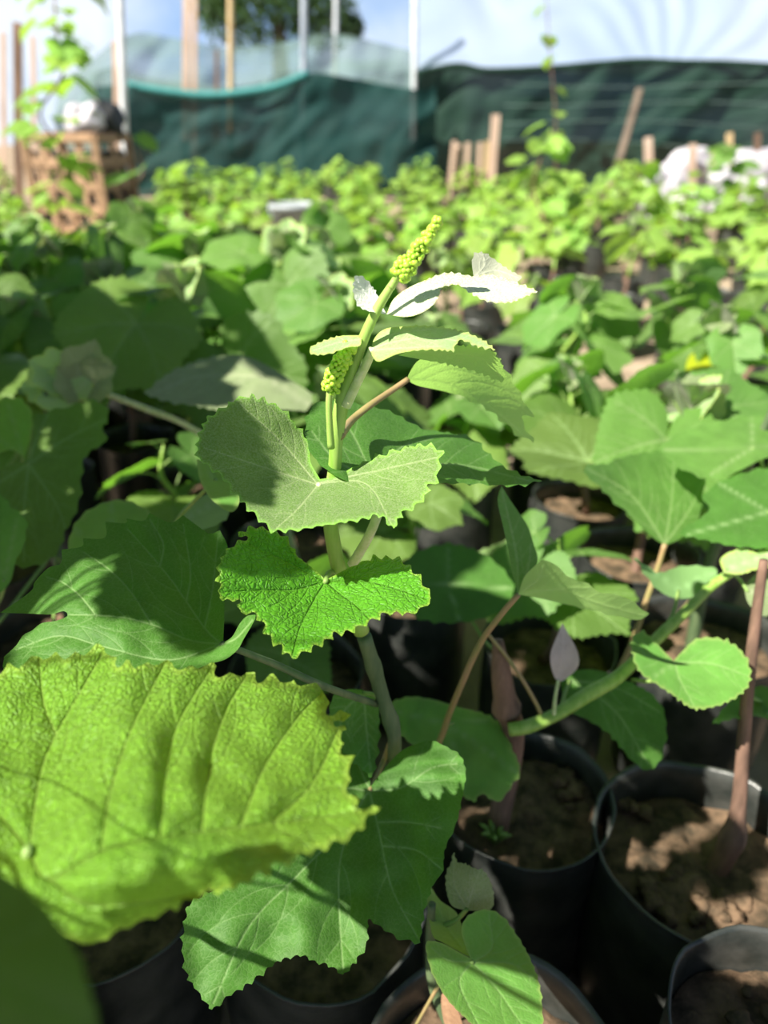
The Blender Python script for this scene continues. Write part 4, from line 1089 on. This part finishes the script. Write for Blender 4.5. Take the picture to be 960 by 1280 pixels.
# ------------------------------------------------------------------ far rows: one foliage mesh per vine
def foliage_geo(seed, n, h, size, spread):
    rnd = random.Random(seed)
    V, Fc, ve = [], [], []
    a = rnd.uniform(0, 6)
    for k in range(n):
        fl = FLAT[(seed + k) % 3]
        lv, lt, lvein, lrim = leaf_geo(seed * 31 + k, fold=rnd.uniform(.15, .45), droop=rnd.uniform(.2, .6), flat=fl)
        a += 2.4
        f = (k + .5) / n
        L = size * rnd.uniform(.75, 1.2) * (1 - .4 * f)
        out = Vector((math.cos(a), math.sin(a), 0))
        loc = out * spread * rnd.uniform(.3, 1) * (1 - .4 * f) + Vector((0, 0, .26 + (h - .26) * f))
        m = leaf_matrix(loc, out + Vector((0, 0, rnd.uniform(-.7, .2))), Vector((rnd.uniform(-.5, .3), rnd.uniform(-.5, .2), 1)), L)
        b = len(V)
        V += [m @ Vector(p) for p in lv]
        Fc += [tuple(i + b for i in t) for t in lt]
        ve += list(lvein)
    return V, Fc, ve


FLAT = [leaf2d(grape_outline(70 + i), (0, 0), grape_mains(), 0.19, (0.22, 0.05), 0.02, 70 + i, sec=False) for i in range(3)]
protos = []
GF = 'sunlit potted vines in the far rows'
LF = 'small potted grapevine in the blurred sunlit rows before the netting'
for i in range(7):
    hh = [.46, .52, .42, .58, .5, .62, .48][i]
    t = thing('potted_grapevine', (0, 0, 0), LF, 'grapevine', GF)
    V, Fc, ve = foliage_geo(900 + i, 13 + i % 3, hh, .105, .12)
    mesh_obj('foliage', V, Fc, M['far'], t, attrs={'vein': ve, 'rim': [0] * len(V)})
    tube('stem', [(0.01, 0, .2), (0, .01, .34), (.01, 0, hh)], [.009, .007, .003], M['stem_wood'], t, 6, 3)
    add_bag(t, .098, .24, 900 + i, seg=20)
    protos.append(t)


def copy_thing(src, loc, rz, s=1.0, label=None, group=None):
    r = src.copy(); COL.objects.link(r)
    r.location = loc; r.rotation_euler = (0, 0, rz); r.scale = (s, s, s)
    if label: r['label'] = label
    if group: r['group'] = group
    for ch in src.children:
        c = ch.copy(); COL.objects.link(c); c.parent = r
    return r


rnd = random.Random(11)
far_spots = []
KEEP = [tuple(S(px, 240, Y).xy) for px, Y in ((60, 5.8), (700, 10.3), (676, 5.2), (905, 6.4), (165, 5.9), (440, 7.2), (800, 5.6), (370, 5.2), (828, 7.6), (868, 8.1), (936, 8.3), (862, 7.0), (930, 7.2))]
yy = 4.0
while yy < 10.3:
    xx = -0.60 * yy - .2 + rnd.uniform(0, .4)
    while xx < 0.60 * yy + .4:
        x, y = xx + rnd.uniform(-.1, .1), yy + rnd.uniform(-.1, .1)
        u = 480 + F * x / (y * math.cos(PITCH) + .5 * math.sin(PITCH))
        if any(math.dist((x, y), q) < .30 for q in KEEP): pass
        elif not (3.9 < y < 5.4 and abs(u - 370) < 55) and not (y > 4.0 and 18 < u < 185) and not (y > 7.6 and u > 800):
            far_spots.append((x, y))
        xx += .36 + .03 * yy
    yy += .36 + .03 * yy
for _ in range(14):
    far_spots.append((rnd.uniform(-2.1, -.75), rnd.uniform(3.3, 3.9)))
print('far vines', len(far_spots))
used = [False] * len(protos)
for x, y in far_spots:
    i = rnd.randrange(len(protos))
    if not used[i]:
        used[i] = True
        protos[i].location = (x, y, 0); protos[i].rotation_euler = (0, 0, rnd.uniform(0, 6.28))
    else:
        copy_thing(protos[i], (x, y, 0), rnd.uniform(0, 6.28), rnd.uniform(.88, 1.12) * (1 if y < 6.5 else .86))

# ------------------------------------------------------------------ unseen tall vines added past the left edge to shade rows and pots
SV = 'added unseen shading vines on the left'
rnd = random.Random(21)
for i, (x, y, h) in enumerate([(-.72, -.30, 1.12), (-.72, -.02, 1.22), (-.74, .26, 1.50), (-.84, .55, 1.6), (-.98, .86, 1.56), (-1.10, 1.2, 1.6), (-1.26, 1.52, 1.6), (-1.46, 1.84, 1.6), (-1.66, 2.17, 1.6), (-1.88, 2.5, 1.6), (-2.1, 2.83, 1.55)]):
    vine_at(x, y, h, 34, rnd.uniform(.105, .13), 700 + i, 'unseen tall grapevine added past the left edge to cast shade', SV, GL, (rnd.uniform(-.05, .05), rnd.uniform(-.05, .05)), tip=False, low=.30)
# ------------------------------------------------------------------ netting, plastic, posts at the end of the yard
M['net_dark'] = net_mat('dark_green_shade_net', (0.012, 0.038, 0.025), 0.975, 0.2, a_var=.02)
M['net_teal'] = net_mat('teal_shade_net', (0.010, 0.050, 0.046), 0.93, 0.3, a_var=.05)
M['net_hem'] = plain_mat('teal_net_hem', (0.02, 0.16, 0.16), (0.05, 0.25, 0.24), 20, 0.7, .3, .01)
M['net_light'] = net_mat('pale_green_net', (0.15, 0.23, 0.21), 0.66, 0.35, a_var=.2)
M['pipe'] = plain_mat('pale_metal_pipe', (0.62, 0.64, 0.66), (0.82, 0.83, 0.84), 8, 0.4, .05, .002, metal=.2)
M['pipe_grey'] = plain_mat('grey_metal_pipe', (0.30, 0.34, 0.40), (0.48, 0.52, 0.58), 8, 0.45, .05, .002, metal=.2)
M['plank'] = plain_mat('weathered_plank', (0.42, 0.28, 0.20), (0.66, 0.50, 0.40), 12, .8, .3, .004, stretch=(1, 1, .1))
M['bamboo'] = plain_mat('bamboo_cane', (0.46, 0.32, 0.16), (0.66, 0.50, 0.28), 10, .6, .2, .003, stretch=(1, 1, .2))
M['oldwood'] = plain_mat('dark_old_stake', (0.10, 0.06, 0.04), (0.24, 0.15, 0.10), 14, .85, .4, .004, stretch=(1, 1, .15))
M['basket'] = plain_mat('split_bamboo_weave', (0.24, 0.145, 0.085), (0.44, 0.28, 0.17), 16, .7, .3, .003)
M['sack'] = plain_mat('white_plastic_sack', (0.32, 0.30, 0.34), (0.54, 0.52, 0.55), 7, .5, .6, .02)
M['sack_grey'] = plain_mat('lilac_grey_sack', (0.40, 0.37, 0.42), (0.62, 0.58, 0.62), 9, .5, .5, .015)
M['bucket'] = plain_mat('grey_plastic_bucket', (0.26, 0.29, 0.31), (0.40, 0.43, 0.45), 5, .5, .1, .004)
M['black'] = plain_mat('black_plastic', (0.015, 0.017, 0.018), (0.04, 0.04, 0.042), 9, .45, .4, .01)
M['tree_leaf'] = leaf_mat('tree_leaf', (0.035, 0.085, 0.03), (0.05, 0.1, 0.04), (0.06, 0.10, 0.05), (0.10, 0.2, 0.03), .25, .5, 20, .1)
M['bark'] = plain_mat('tree_bark', (0.08, 0.06, 0.045), (0.16, 0.12, 0.09), 6, .9, .5, .01)


def plastic_mat():
    m, t = new_mat('clear_plastic_film')
    L = t.links.new
    out = N(t, 'ShaderNodeOutputMaterial')
    tc = N(t, 'ShaderNodeTexCoord')
    nz = N(t, 'ShaderNodeTexNoise', i_Scale=1.1, i_Detail=3.0)
    L(tc.outputs['Object'], nz.inputs[0])
    bp = N(t, 'ShaderNodeBump', i_Strength=.5, i_Distance=.05); L(nz.outputs['Fac'], bp.inputs['Height'])
    pb = N(t, 'ShaderNodeBsdfPrincipled', i_Roughness=.28)
    pb.inputs['Base Color'].default_value = (.40, .48, .62, 1); pb.inputs['Specular IOR Level'].default_value = .8
    L(bp.outputs[0], pb.inputs['Normal'])
    tl = N(t, 'ShaderNodeBsdfTranslucent'); tl.inputs['Color'].default_value = (.50, .58, .72, 1)
    tp = N(t, 'ShaderNodeBsdfTransparent'); tp.inputs['Color'].default_value = (.9, .94, 1, 1)
    a = N(t, 'ShaderNodeMixShader', i_Fac=.35); L(pb.outputs[0], a.inputs[1]); L(tl.outputs[0], a.inputs[2])
    b = N(t, 'ShaderNodeMixShader', i_Fac=.30); L(a.outputs[0], b.inputs[1]); L(tp.outputs[0], b.inputs[2])
    L(b.outputs[0], out.inputs['Surface'])
    return m


M['film'] = plastic_mat()


def cloth(name, top, bottom, Y, nx, nz, mat, sag=0.0, fold=.05, seed=0, parent=None):
    """hanging sheet: top and bottom edges as points along the run, folds in depth"""
    tp = catmull([tuple(p) for p in top], n=12); bt = catmull([tuple(p) for p in bottom], n=12)
    ti = np.linspace(0, len(tp) - 1, nx + 1); bi = np.linspace(0, len(bt) - 1, nx + 1)
    A = np.stack([np.interp(ti, range(len(tp)), tp[:, k]) for k in range(3)], 1)
    B = np.stack([np.interp(bi, range(len(bt)), bt[:, k]) for k in range(3)], 1)
    V = []
    for j in range(nz + 1):
        f = j / nz
        for i in range(nx + 1):
            p = A[i] * (1 - f) + B[i] * f
            q = Vector((p[0] * 1.6 + f * 1.5, f * 2.2, seed * 3.7))
            dy = fold * (noise.noise(q) + .5 * noise.noise(q * 2.7)) + fold * .5 * math.sin(p[0] * 5 + 3 * f + seed + 2 * noise.noise(q))
            V.append(Vector((p[0], p[1] + dy, p[2])))
    Fc = [(j * (nx + 1) + i, (j + 1) * (nx + 1) + i, (j + 1) * (nx + 1) + i + 1, j * (nx + 1) + i + 1) for j in range(nz) for i in range(nx)]
    return mesh_obj(name, V, Fc, mat, parent)


NY = 10.9
# teal net on the left
tn = thing('shade_net', S(310, 240, NY), 'teal shade net sagging between the posts on the left', 'shade net')
cloth('net_sheet', [S(x, y, NY) for x, y in ((118, 108), (160, 106), (200, 112), (260, 118), (330, 112), (385, 92), (440, 98), (520, 112), (545, 108))], [S(x, 250, NY) for x in (118, 200, 260, 330, 385, 450, 545)], NY, 110, 40, M['net_teal'], fold=.10, seed=2, parent=tn)
hm = [S(x, y, NY - .04) for x, y in ((150, 104), (180, 110), (220, 116), (260, 119), (300, 116), (345, 108), (385, 92))]
tube('hem', hm, [.045] * 7, M['net_hem'], tn, 8, 6)
# pale net roof behind
pn = thing('shade_net', S(320, 200, 13.0), 'pale green net stretched in peaks behind the teal one', 'shade net')
cloth('net_sheet', [S(x, y, 13.2) for x, y in ((70, 110), (100, 84), (165, 42), (210, 46), (280, 58), (360, 52), (415, 42), (470, 52), (530, 66), (580, 84))], [S(x, y, 12.4) for x, y in ((70, 240), (165, 240), (280, 240), (415, 240), (500, 240), (580, 240))], 13, 90, 30, M['net_light'], fold=.16, seed=6, parent=pn)
cloth('net_front_sheet', [S(x, y, 12.1) for x, y in ((100, 100), (140, 84), (200, 100), (300, 108), (360, 90), (420, 100), (500, 90), (560, 84))], [S(x, y, 12.0) for x, y in ((100, 245), (200, 245), (360, 245), (560, 245))], 12, 60, 20, M['net_light'], fold=.16, seed=16, parent=pn)  # second layer of the pale net, hung in front of the first
# dark net on the right
dn = thing('shade_net', S(760, 240, NY), 'dark green shade net across the right half of the yard end', 'shade net')
cloth('net_sheet', [S(x, y, NY + .25) for x, y in ((520, 92), (545, 86), (575, 82), (605, 88), (650, 87), (700, 84), (745, 80), (800, 76), (850, 78), (910, 79), (1000, 84), (1080, 86))], [S(x, 250, NY + .25) for x in (520, 600, 700, 800, 900, 1080)], NY, 130, 46, M['net_dark'], fold=.10, seed=3, parent=dn)
mbr = MB()
for q in range(4):
    mbr.tube([S(x, 100 + 26 * q + 6 * math.sin(x * .011 + q) + (x - 640) * .03, NY + .16) for x in range(630, 1080, 50)], [.008] * 9, 5, 3)
mbr.obj('wire', M['net_light'], dn)
tube('hem', [S(x, y, NY + .2) for x, y in ((520, 92), (545, 86), (575, 82), (605, 88), (650, 87), (700, 84), (745, 80), (800, 76), (850, 78), (910, 79), (1000, 84), (1080, 86))], [.035] * 12, M['net_dark'], dn, 7, 4)
# plastic film over it
fm = thing('plastic_film', S(760, 90, NY + .45), 'clear whitish plastic film stretched above the dark net', 'plastic film')
nx, nz_ = 150, 30
V = []
for j in range(nz_ + 1):
    f = j / nz_
    for i in range(nx + 1):
        x = 520 + 570 * i / nx
        y = 92 - 190 * f
        p = S(x, y, NY + .5 + 1.8 * f)
        # pleats fan out from where the film is tied
        ang = math.atan2(-(y - 110), (x - 835) + .1)
        rad = math.hypot(x - 835, y - 110)
        dy = .030 * math.sin(ang * 17 + 6 * noise.noise(Vector((x * .01, f * 2, 3)))) * min(1, rad / 110) + .10 * noise.noise(Vector((x * .012, f * 2.2, 9)))
        V.append(p + Vector((0, dy, 0)))
Fc = [(j * (nx + 1) + i, j * (nx + 1) + i + 1, (j + 1) * (nx + 1) + i + 1, (j + 1) * (nx + 1) + i) for j in range(nz_) for i in range(nx)]
mesh_obj('film_sheet', V, Fc, M['film'], fm)


def post(name, px, ptop, pbot, Y, width, mat, label, cat, kind='round', lean=0, group=None, nodes=False):
    top = S(px + lean, ptop, Y); base = S(px, pbot, Y)
    base.z = 0.0
    t = (top - base)
    if kind == 'round':
        V, Fc = tube_geo([base, base + t * .25, base + t * .5, base + t * .75, top], [width / 2] * 5, 12, 8 if nodes else 2)
        if nodes:
            n = len(V) // 12
            for i in range(n):
                c = sum((V[i * 12 + s] for s in range(12)), Vector()) / 12
                k = 1.10 if i % 4 == 0 else 1.0
                for s in range(12): V[i * 12 + s] = c + (V[i * 12 + s] - c) * k
        o = mesh_obj(name, V, Fc, mat, None, origin=base)
    else:
        mb = MB(); mb.bar(base, base + t * .5, width, width * .45, Vector((0, 1, 0))); mb.bar(base + t * .5, top, width * .97, width * .43, Vector((0, 1, 0)))
        o = mb.obj(name, mat, None, smooth=False, origin=base)
    return tag(o, label, cat, group)


post('metal_post', 158, -60, 250, 9.6, .085, M['pipe'], 'thick white metal post beside the woven bamboo crate', 'post', lean=-10)
post('wooden_post', 147, 50, 250, 9.8, .06, M['plank'], 'short brown stake right behind the thick white post', 'post', 'flat', lean=-3)
post('wooden_post', 232, -60, 250, 11.25, .09, M['plank'], 'wider of two pinkish planks left of the bamboo cane', 'post', 'flat', lean=2)
post('wooden_post', 244, -60, 250, 11.6, .07, M['plank'], 'narrower pinkish plank behind the wide one', 'post', 'flat', lean=-1)
post('bamboo_post', 290, -60, 250, 11.2, .075, M['bamboo'], 'tan bamboo cane rising through the teal net', 'post', nodes=True, lean=-2)
post('wooden_post', 271, 62, 250, 11.6, .05, M['oldwood'], 'short dark stake behind the teal net', 'post', 'flat')
post('metal_post', 380, -60, 250, 11.2, .085, M['pipe_grey'], 'blue-grey metal post in the middle of the teal net', 'post')
post('metal_post', 417, -60, 240, 13.6, .07, M['pipe'], 'slim pale pole behind the pale net peak', 'post', lean=4)
post('metal_post', 517, -60, 250, 11.35, .08, M['pipe'], 'white metal post where the teal and dark nets meet', 'post', lean=2)
post('wooden_post', 22, 28, 260, 8.6, .085, M['oldwood'], 'dark blunt stake at the far left edge', 'post', 'flat')
post('wooden_post', 4, 40, 260, 8.9, .05, M['plank'], 'thin pale stake at the very left edge', 'post', 'flat')
post('wooden_post', 44, 45, 260, 9.2, .05, M['plank'], 'thin pale stake carrying the climbing vine', 'post', 'flat', lean=-3)
for i, (x, y, xb, w, m) in enumerate([(620, 143, 612, .085, 'plank'), (600, 178, 597, .05, 'plank'), (585, 178, 580, .055, 'plank'), (568, 176, 560, .05, 'plank'), (573, 180, 573, .06, 'plank'), (609, 176, 606, .05, 'bamboo')]):
    post('wooden_stake', xb, y, 240, 8.9 + .06 * i, w, M[m], ['tallest brown stake in the cluster before the dark net', 'short stake left of the tallest one in the cluster', 'short stake in the middle of the cluster', 'leftmost leaning stake in the cluster', 'broad short stake near the left of the cluster', 'thin cane touching the tallest stake'][i], 'stake', 'flat', lean=x - xb)
for i, (x, y, xb, w, m) in enumerate([(810, 172, 817, .075, 'plank'), (866, 180, 868, .07, 'plank'), (893, 190, 893, .05, 'bamboo'), (912, 166, 913, .06, 'bamboo'), (947, 166, 947, .06, 'oldwood')]):
    post('wooden_stake', xb, y, 255, 7.9 + .1 * i, w, M[m], ['leaning brown stake left of the white sacks', 'brown stake behind the largest white sack', 'thin tan cane between the white sacks', 'tan cane standing in the green plant by the sacks', 'dark stake at the right edge behind the sacks'][i], 'stake', 'flat', lean=x - xb)
pr = MB()
pr.bar(S(800, 112, 10.75), S(768, 222, 10.2), .08, .06); pr.bar(S(768, 222, 10.2), S(752, 260, 10.0), .08, .06)
tag(pr.obj('wooden_prop', M['bark'], None, smooth=False, origin=S(760, 240, 10)), 'reddish wooden prop leaning against the dark net', 'prop')

# woven bamboo crate
CY = 6.6
cr = thing('bamboo_crate', S(110, 275, CY), 'woven bamboo crate with open lattice standing on the left', 'crate')


def lattice(name, a, b, c, d, nu, nv, wd, parent):
    """woven panel a-b top edge, d-c bottom edge"""
    mb = MB()
    nrm = (b - a).cross(d - a).normalized()
    for i in range(nu + 1):
        f = i / nu
        p, q = a.lerp(b, f), d.lerp(c, f)
        n = 8
        for j in range(n):
            o0 = nrm * .006 * (1 if (i + j) % 2 else -1)
            mb.bar(p.lerp(q, j / n) + o0, p.lerp(q, (j + 1) / n) + o0, wd, .006, nrm)
    for i in range(nv + 1):
        f = i / nv
        p, q = a.lerp(d, f), b.lerp(c, f)
        mb.bar(p, q, wd * 1.35, .008, nrm)
    for i in range(nu):   # diagonal splints
        p = a.lerp(b, i / nu); q = d.lerp(c, min(1, (i + 1.5) / nu))
        mb.bar(p + nrm * .01, q + nrm * .01, wd * .7, .005, nrm)
    return mb.obj(name, M['basket'], parent, smooth=False)


a = S(28, 172, CY + .12); b = S(117, 170, CY - .1); b.z = a.z
c = Vector((b.x, b.y, .08)); d = Vector((a.x, a.y, .08))
e = S(160, 178, CY + .45); e.z = a.z; g = Vector((e.x, e.y, .08)); h = a + (e - b); k_ = Vector((h.x, h.y, .08))
lattice('front_panel', a, b, c, d, 4, 4, .055, cr)
lattice('side_panel', b, e, g, c, 2, 4, .055, cr)
lattice('back_panel', h, e, g, k_, 4, 4, .055, cr)
lattice('left_panel', a, h, k_, d, 2, 4, .055, cr)
lattice('base_panel', d, c, g, k_, 6, 3, .05, cr)
mb = MB()
for p, q in ((a, b), (b, e), (e, h), (h, a)): mb.bar(p, q, .05, .05)
for p in (a, b, e, h): mb.bar(p, Vector((p.x, p.y, 0)), .05, .05, Vector((0, 1, 0)))
mb.obj('frame', M['basket'], cr, smooth=False)
mb = MB()
ctr_ = (a + e) / 2
li = [ctr_.lerp(v, .90) for v in (a, b, e, h)]
lv = [Vector((v.x, v.y, .10)) for v in li] + [Vector((v.x, v.y, a.z - .10)) for v in li]
mb.add(lv, [(3, 2, 1, 0), (4, 5, 6, 7), (0, 1, 5, 4), (1, 2, 6, 5), (2, 3, 7, 6), (3, 0, 4, 7)])
mb.obj('dark_gap_fill', M['black'], cr, smooth=False)  # black box added inside so the lattice openings look dark


def blob(name, c, r, squash, mat, seed, label, cat, rough=.35, group=None):
    V, Fc = ico_geo(c, r, 4, squash, rough, seed)
    V = [Vector((v.x, v.y, max(v.z, c[2] - r * squash[2] * .75))) + Vector((0, 0, .03 * noise.noise(v * 9))) for v in V]
    return tag(mesh_obj(name, V, Fc, mat, None, origin=c), label, cat, group)


# stuff on the crate
top = (a + e) / 2
blob('plastic_sack', S(106, 150, CY + .1), .155, (1, .8, .75), M['sack_grey'], 3, 'lilac-grey sack lying on top of the bamboo crate', 'sack')
blob('black_bag', Vector((top.x + .25, top.y + .05, a.z + .10)), .17, (.9, .8, 1.0), M['black'], 5, 'black plastic bag behind the lilac-grey sack on the crate', 'bag')
# bucket
bk = thing('plastic_bucket', S(370, 305, 5.2), 'grey plastic bucket standing among the sunlit vines', 'bucket')
WL[bk].z = 0; bk.location = WL[bk]
b0 = WL[bk]
sg = 28
zt = S(370, 254, 5.2).z
prof = [(0.0, .0), (.115, 0), (.15, zt * .92), (.162, zt * .93), (.162, zt), (.150, zt), (.146, zt * .93), (.108, .02), (0, .02)]
V = [b0 + Vector((r * math.cos(2 * math.pi * i / sg), r * math.sin(2 * math.pi * i / sg), z)) for r, z in prof for i in range(sg)]
Fc = [(j * sg + i, j * sg + (i + 1) % sg, (j + 1) * sg + (i + 1) % sg, (j + 1) * sg + i) for j in range(len(prof) - 1) for i in range(sg)]
mesh_obj('bucket_body', V, Fc, M['bucket'], bk)
tube('handle', [b0 + Vector((.165 * math.cos(t), -.05 * math.sin(t) - .02, zt * .96 - .10 * math.sin(t))) for t in np.linspace(0, math.pi, 7)], [.004] * 7, M['pipe_grey'], bk, 6, 4)
# white sacks on the right
for i, (x, y, Y, r, sq, m) in enumerate([(826, 228, 7.6, .19, (1.1, .8, .7), 'sack'), (868, 210, 8.3, .24, (1.2, .8, .65), 'sack'), (942, 210, 8.4, .30, (1.3, .8, .55), 'sack'), (905, 232, 7.6, .16, (.9, .8, 1.0), 'sack'), (862, 250, 7.0, .16, (1, .8, .8), 'sack_grey'), (935, 240, 7.2, .18, (.9, .8, .8), 'sack')]):
    c = S(x, y, Y)
    V, Fc = ico_geo(c, r, 4, sq, .4, i + 20)
    # the sack stands on the ground: lower half drawn down as a filled body
    V = [Vector((v.x, v.y, v.z if v.z > c.z else max(0.005, c.z - (c.z - v.z) * c.z / (r * sq[2] * .8)))) + Vector((0, 0, .03 * noise.noise(v * 7))) for v in V]
    V = [Vector((v.x, v.y, max(.004, v.z))) for v in V]
    tag(mesh_obj('plastic_sack', V, Fc, M[m], None, origin=Vector((c.x, c.y, 0))), ['white sack at the left end of the heap on the right', 'white bulging sack with a stake behind it', 'largest white sack at the right edge', 'pinkish-white upright sack in front of the heap', 'lilac-grey sack in front of the stake', 'small white sack in front of the largest one'][i], 'sack', 'sacks heaped at the right')

# ------------------------------------------------------------------ climbing vines on the stakes, tall plants
def climber(name, path, n, size, meshes, seed, label, cat, spread=.12, group=None, mat='stem_wood', sr=.012):
    rnd = random.Random(seed)
    t = thing(name, (path[0][0], path[0][1], 0), label, cat, group)
    tube('stem', path, [sr * (1 - .6 * i / (len(path) - 1)) for i in range(len(path))], M[mat], t, 7, 4)
    c = catmull([tuple(p) for p in path], n=10)
    for k in range(n):
        f = .18 + .82 * k / (n - 1)
        nd = Vector(c[int(f * (len(c) - 1))])
        a = rnd.uniform(0, 6.28)
        out = Vector((math.cos(a), math.sin(a), 0))
        put_leaf(t, rnd.choice(meshes), nd + out * spread * rnd.uniform(.3, 1) + Vector((0, 0, rnd.uniform(-.05, .08))), out + Vector((0, 0, rnd.uniform(-.9, .1))), (rnd.uniform(-.5, .3), rnd.uniform(-.6, .1), 1), size * rnd.uniform(.7, 1.2))
    return t


def up_path(px0, py0, px1, py1, Y, wob, seed, n=6):
    rnd = random.Random(seed)
    top, bot = S(px1, py1, Y), S(px0, py0, Y)
    bot.z = 0
    return [bot.lerp(top, i / (n - 1)) + Vector((rnd.uniform(-wob, wob), rnd.uniform(-wob, wob), 0)) * (i > 0) for i in range(n)]


climber('climbing_vine', up_path(60, 260, 66, -70, 5.8, .09, 1, 9), 46, .135, GLF, 61, 'tall vine climbing a stake left of the crate, against the sky', 'vine', .22)
climber('climbing_vine', up_path(700, 250, 680, -30, 10.3, .03, 2), 8, .13, GLF, 62, 'thin vine shoot rising in front of the plastic film', 'vine', .08)
climber('tall_grapevine', up_path(676, 300, 680, 165, 5.2, .05, 3), 22, .10, GLF, 63, 'tall bright vine standing out against the dark net', 'grapevine', .16)
climber('tall_grapevine', up_path(905, 330, 910, 185, 6.4, .04, 4), 24, .10, GL, 64, 'slim dark green vine in front of the white sacks', 'grapevine', .13)
climber('tall_grapevine', up_path(185, 270, 165, 185, 5.9, .05, 5), 6, .15, GL, 65, 'large-leaved vine in front of the crate side', 'grapevine', .22)
climber('tall_grapevine', up_path(440, 270, 440, 212, 7.2, .04, 6), 16, .10, GLF, 66, 'bushy bright vine before the middle of the nets', 'grapevine', .2)
climber('tall_grapevine', up_path(800, 330, 805, 215, 5.6, .05, 7), 20, .11, GLF, 67, 'bright yellow-green vine in front of the leftmost white sack', 'grapevine', .2)

# ------------------------------------------------------------------ tree behind the nets
tr = thing('tree', S(352, 150, 26), 'dark leafy tree rising behind the pale net', 'tree')
tr.location.z = 0; WL[tr] = Vector(tr.location)
tube('trunk', [WL[tr], S(350, 60, 26), S(345, 20, 26.2)], [.28, .22, .12], M['bark'], tr, 10, 4)
rnd = random.Random(5)
V, Fc = [], []
for k in range(5200):
    th, ph = rnd.uniform(0, 6.28), math.acos(rnd.uniform(-1, 1))
    ctr = rnd.choice([(300, 18, 1.3), (350, 5, 1.6), (405, 22, 1.1), (325, -20, 1.6), (385, -10, 1.4), (440, 34, .35), (270, 0, .9)])
    q = rnd.random() ** .4
    p = S(ctr[0], ctr[1], 26) + ctr[2] * q * Vector((math.sin(ph) * math.cos(th), math.sin(ph) * math.sin(th), .8 * math.cos(ph)))
    u = Vector((rnd.gauss(0, 1), rnd.gauss(0, 1), rnd.gauss(0, 1))).normalized(); v = u.orthogonal().normalized()
    s = rnd.uniform(.07, .14)
    b_ = len(V)
    V += [p - u * s, p - v * s * .5, p + u * s, p + v * s * .5]
    Fc.append((b_, b_ + 1, b_ + 2, b_ + 3))
mesh_obj('crown', V, Fc, M['tree_leaf'], tr, smooth=False, attrs={'vein': [0] * len(V), 'rim': [0] * len(V)})

# a vine on the right with one yellowing leaf
yv = vine_at(*S(880, 470, 1.62).xy, .50, 6, .10, 811, 'grapevine on the right with one bright yellow leaf', None, GL, tip=True)
traced_leaf(yv, 'yellow', [(850, 487, 1), (855, 470), (862, 445), (880, 440), (900, 448), (909, 455), (903, 478), (885, 486), (868, 484)], (855, 483), [[(855, 483), (880, 465), (900, 455)]], [(855, 483, 1.5), (862, 445, 1.58), (905, 455, 1.56), (890, 486, 1.5)], spacing=5, name='leaf', petiole=[P(850, 500, 1.5), P(862, 530, 1.58), Vector((*S(880, 470, 1.62).xy, .4))], label='bright yellow leaf')
traced_leaf(yv, 'far', [(862, 520, 1), (870, 506), (890, 503), (910, 508), (916, 520), (905, 533), (880, 536)], (866, 520), [[(866, 520), (910, 515)]], [(866, 520, 1.45), (890, 503, 1.5), (915, 520, 1.48), (885, 536, 1.42)], spacing=5, name='leaf')
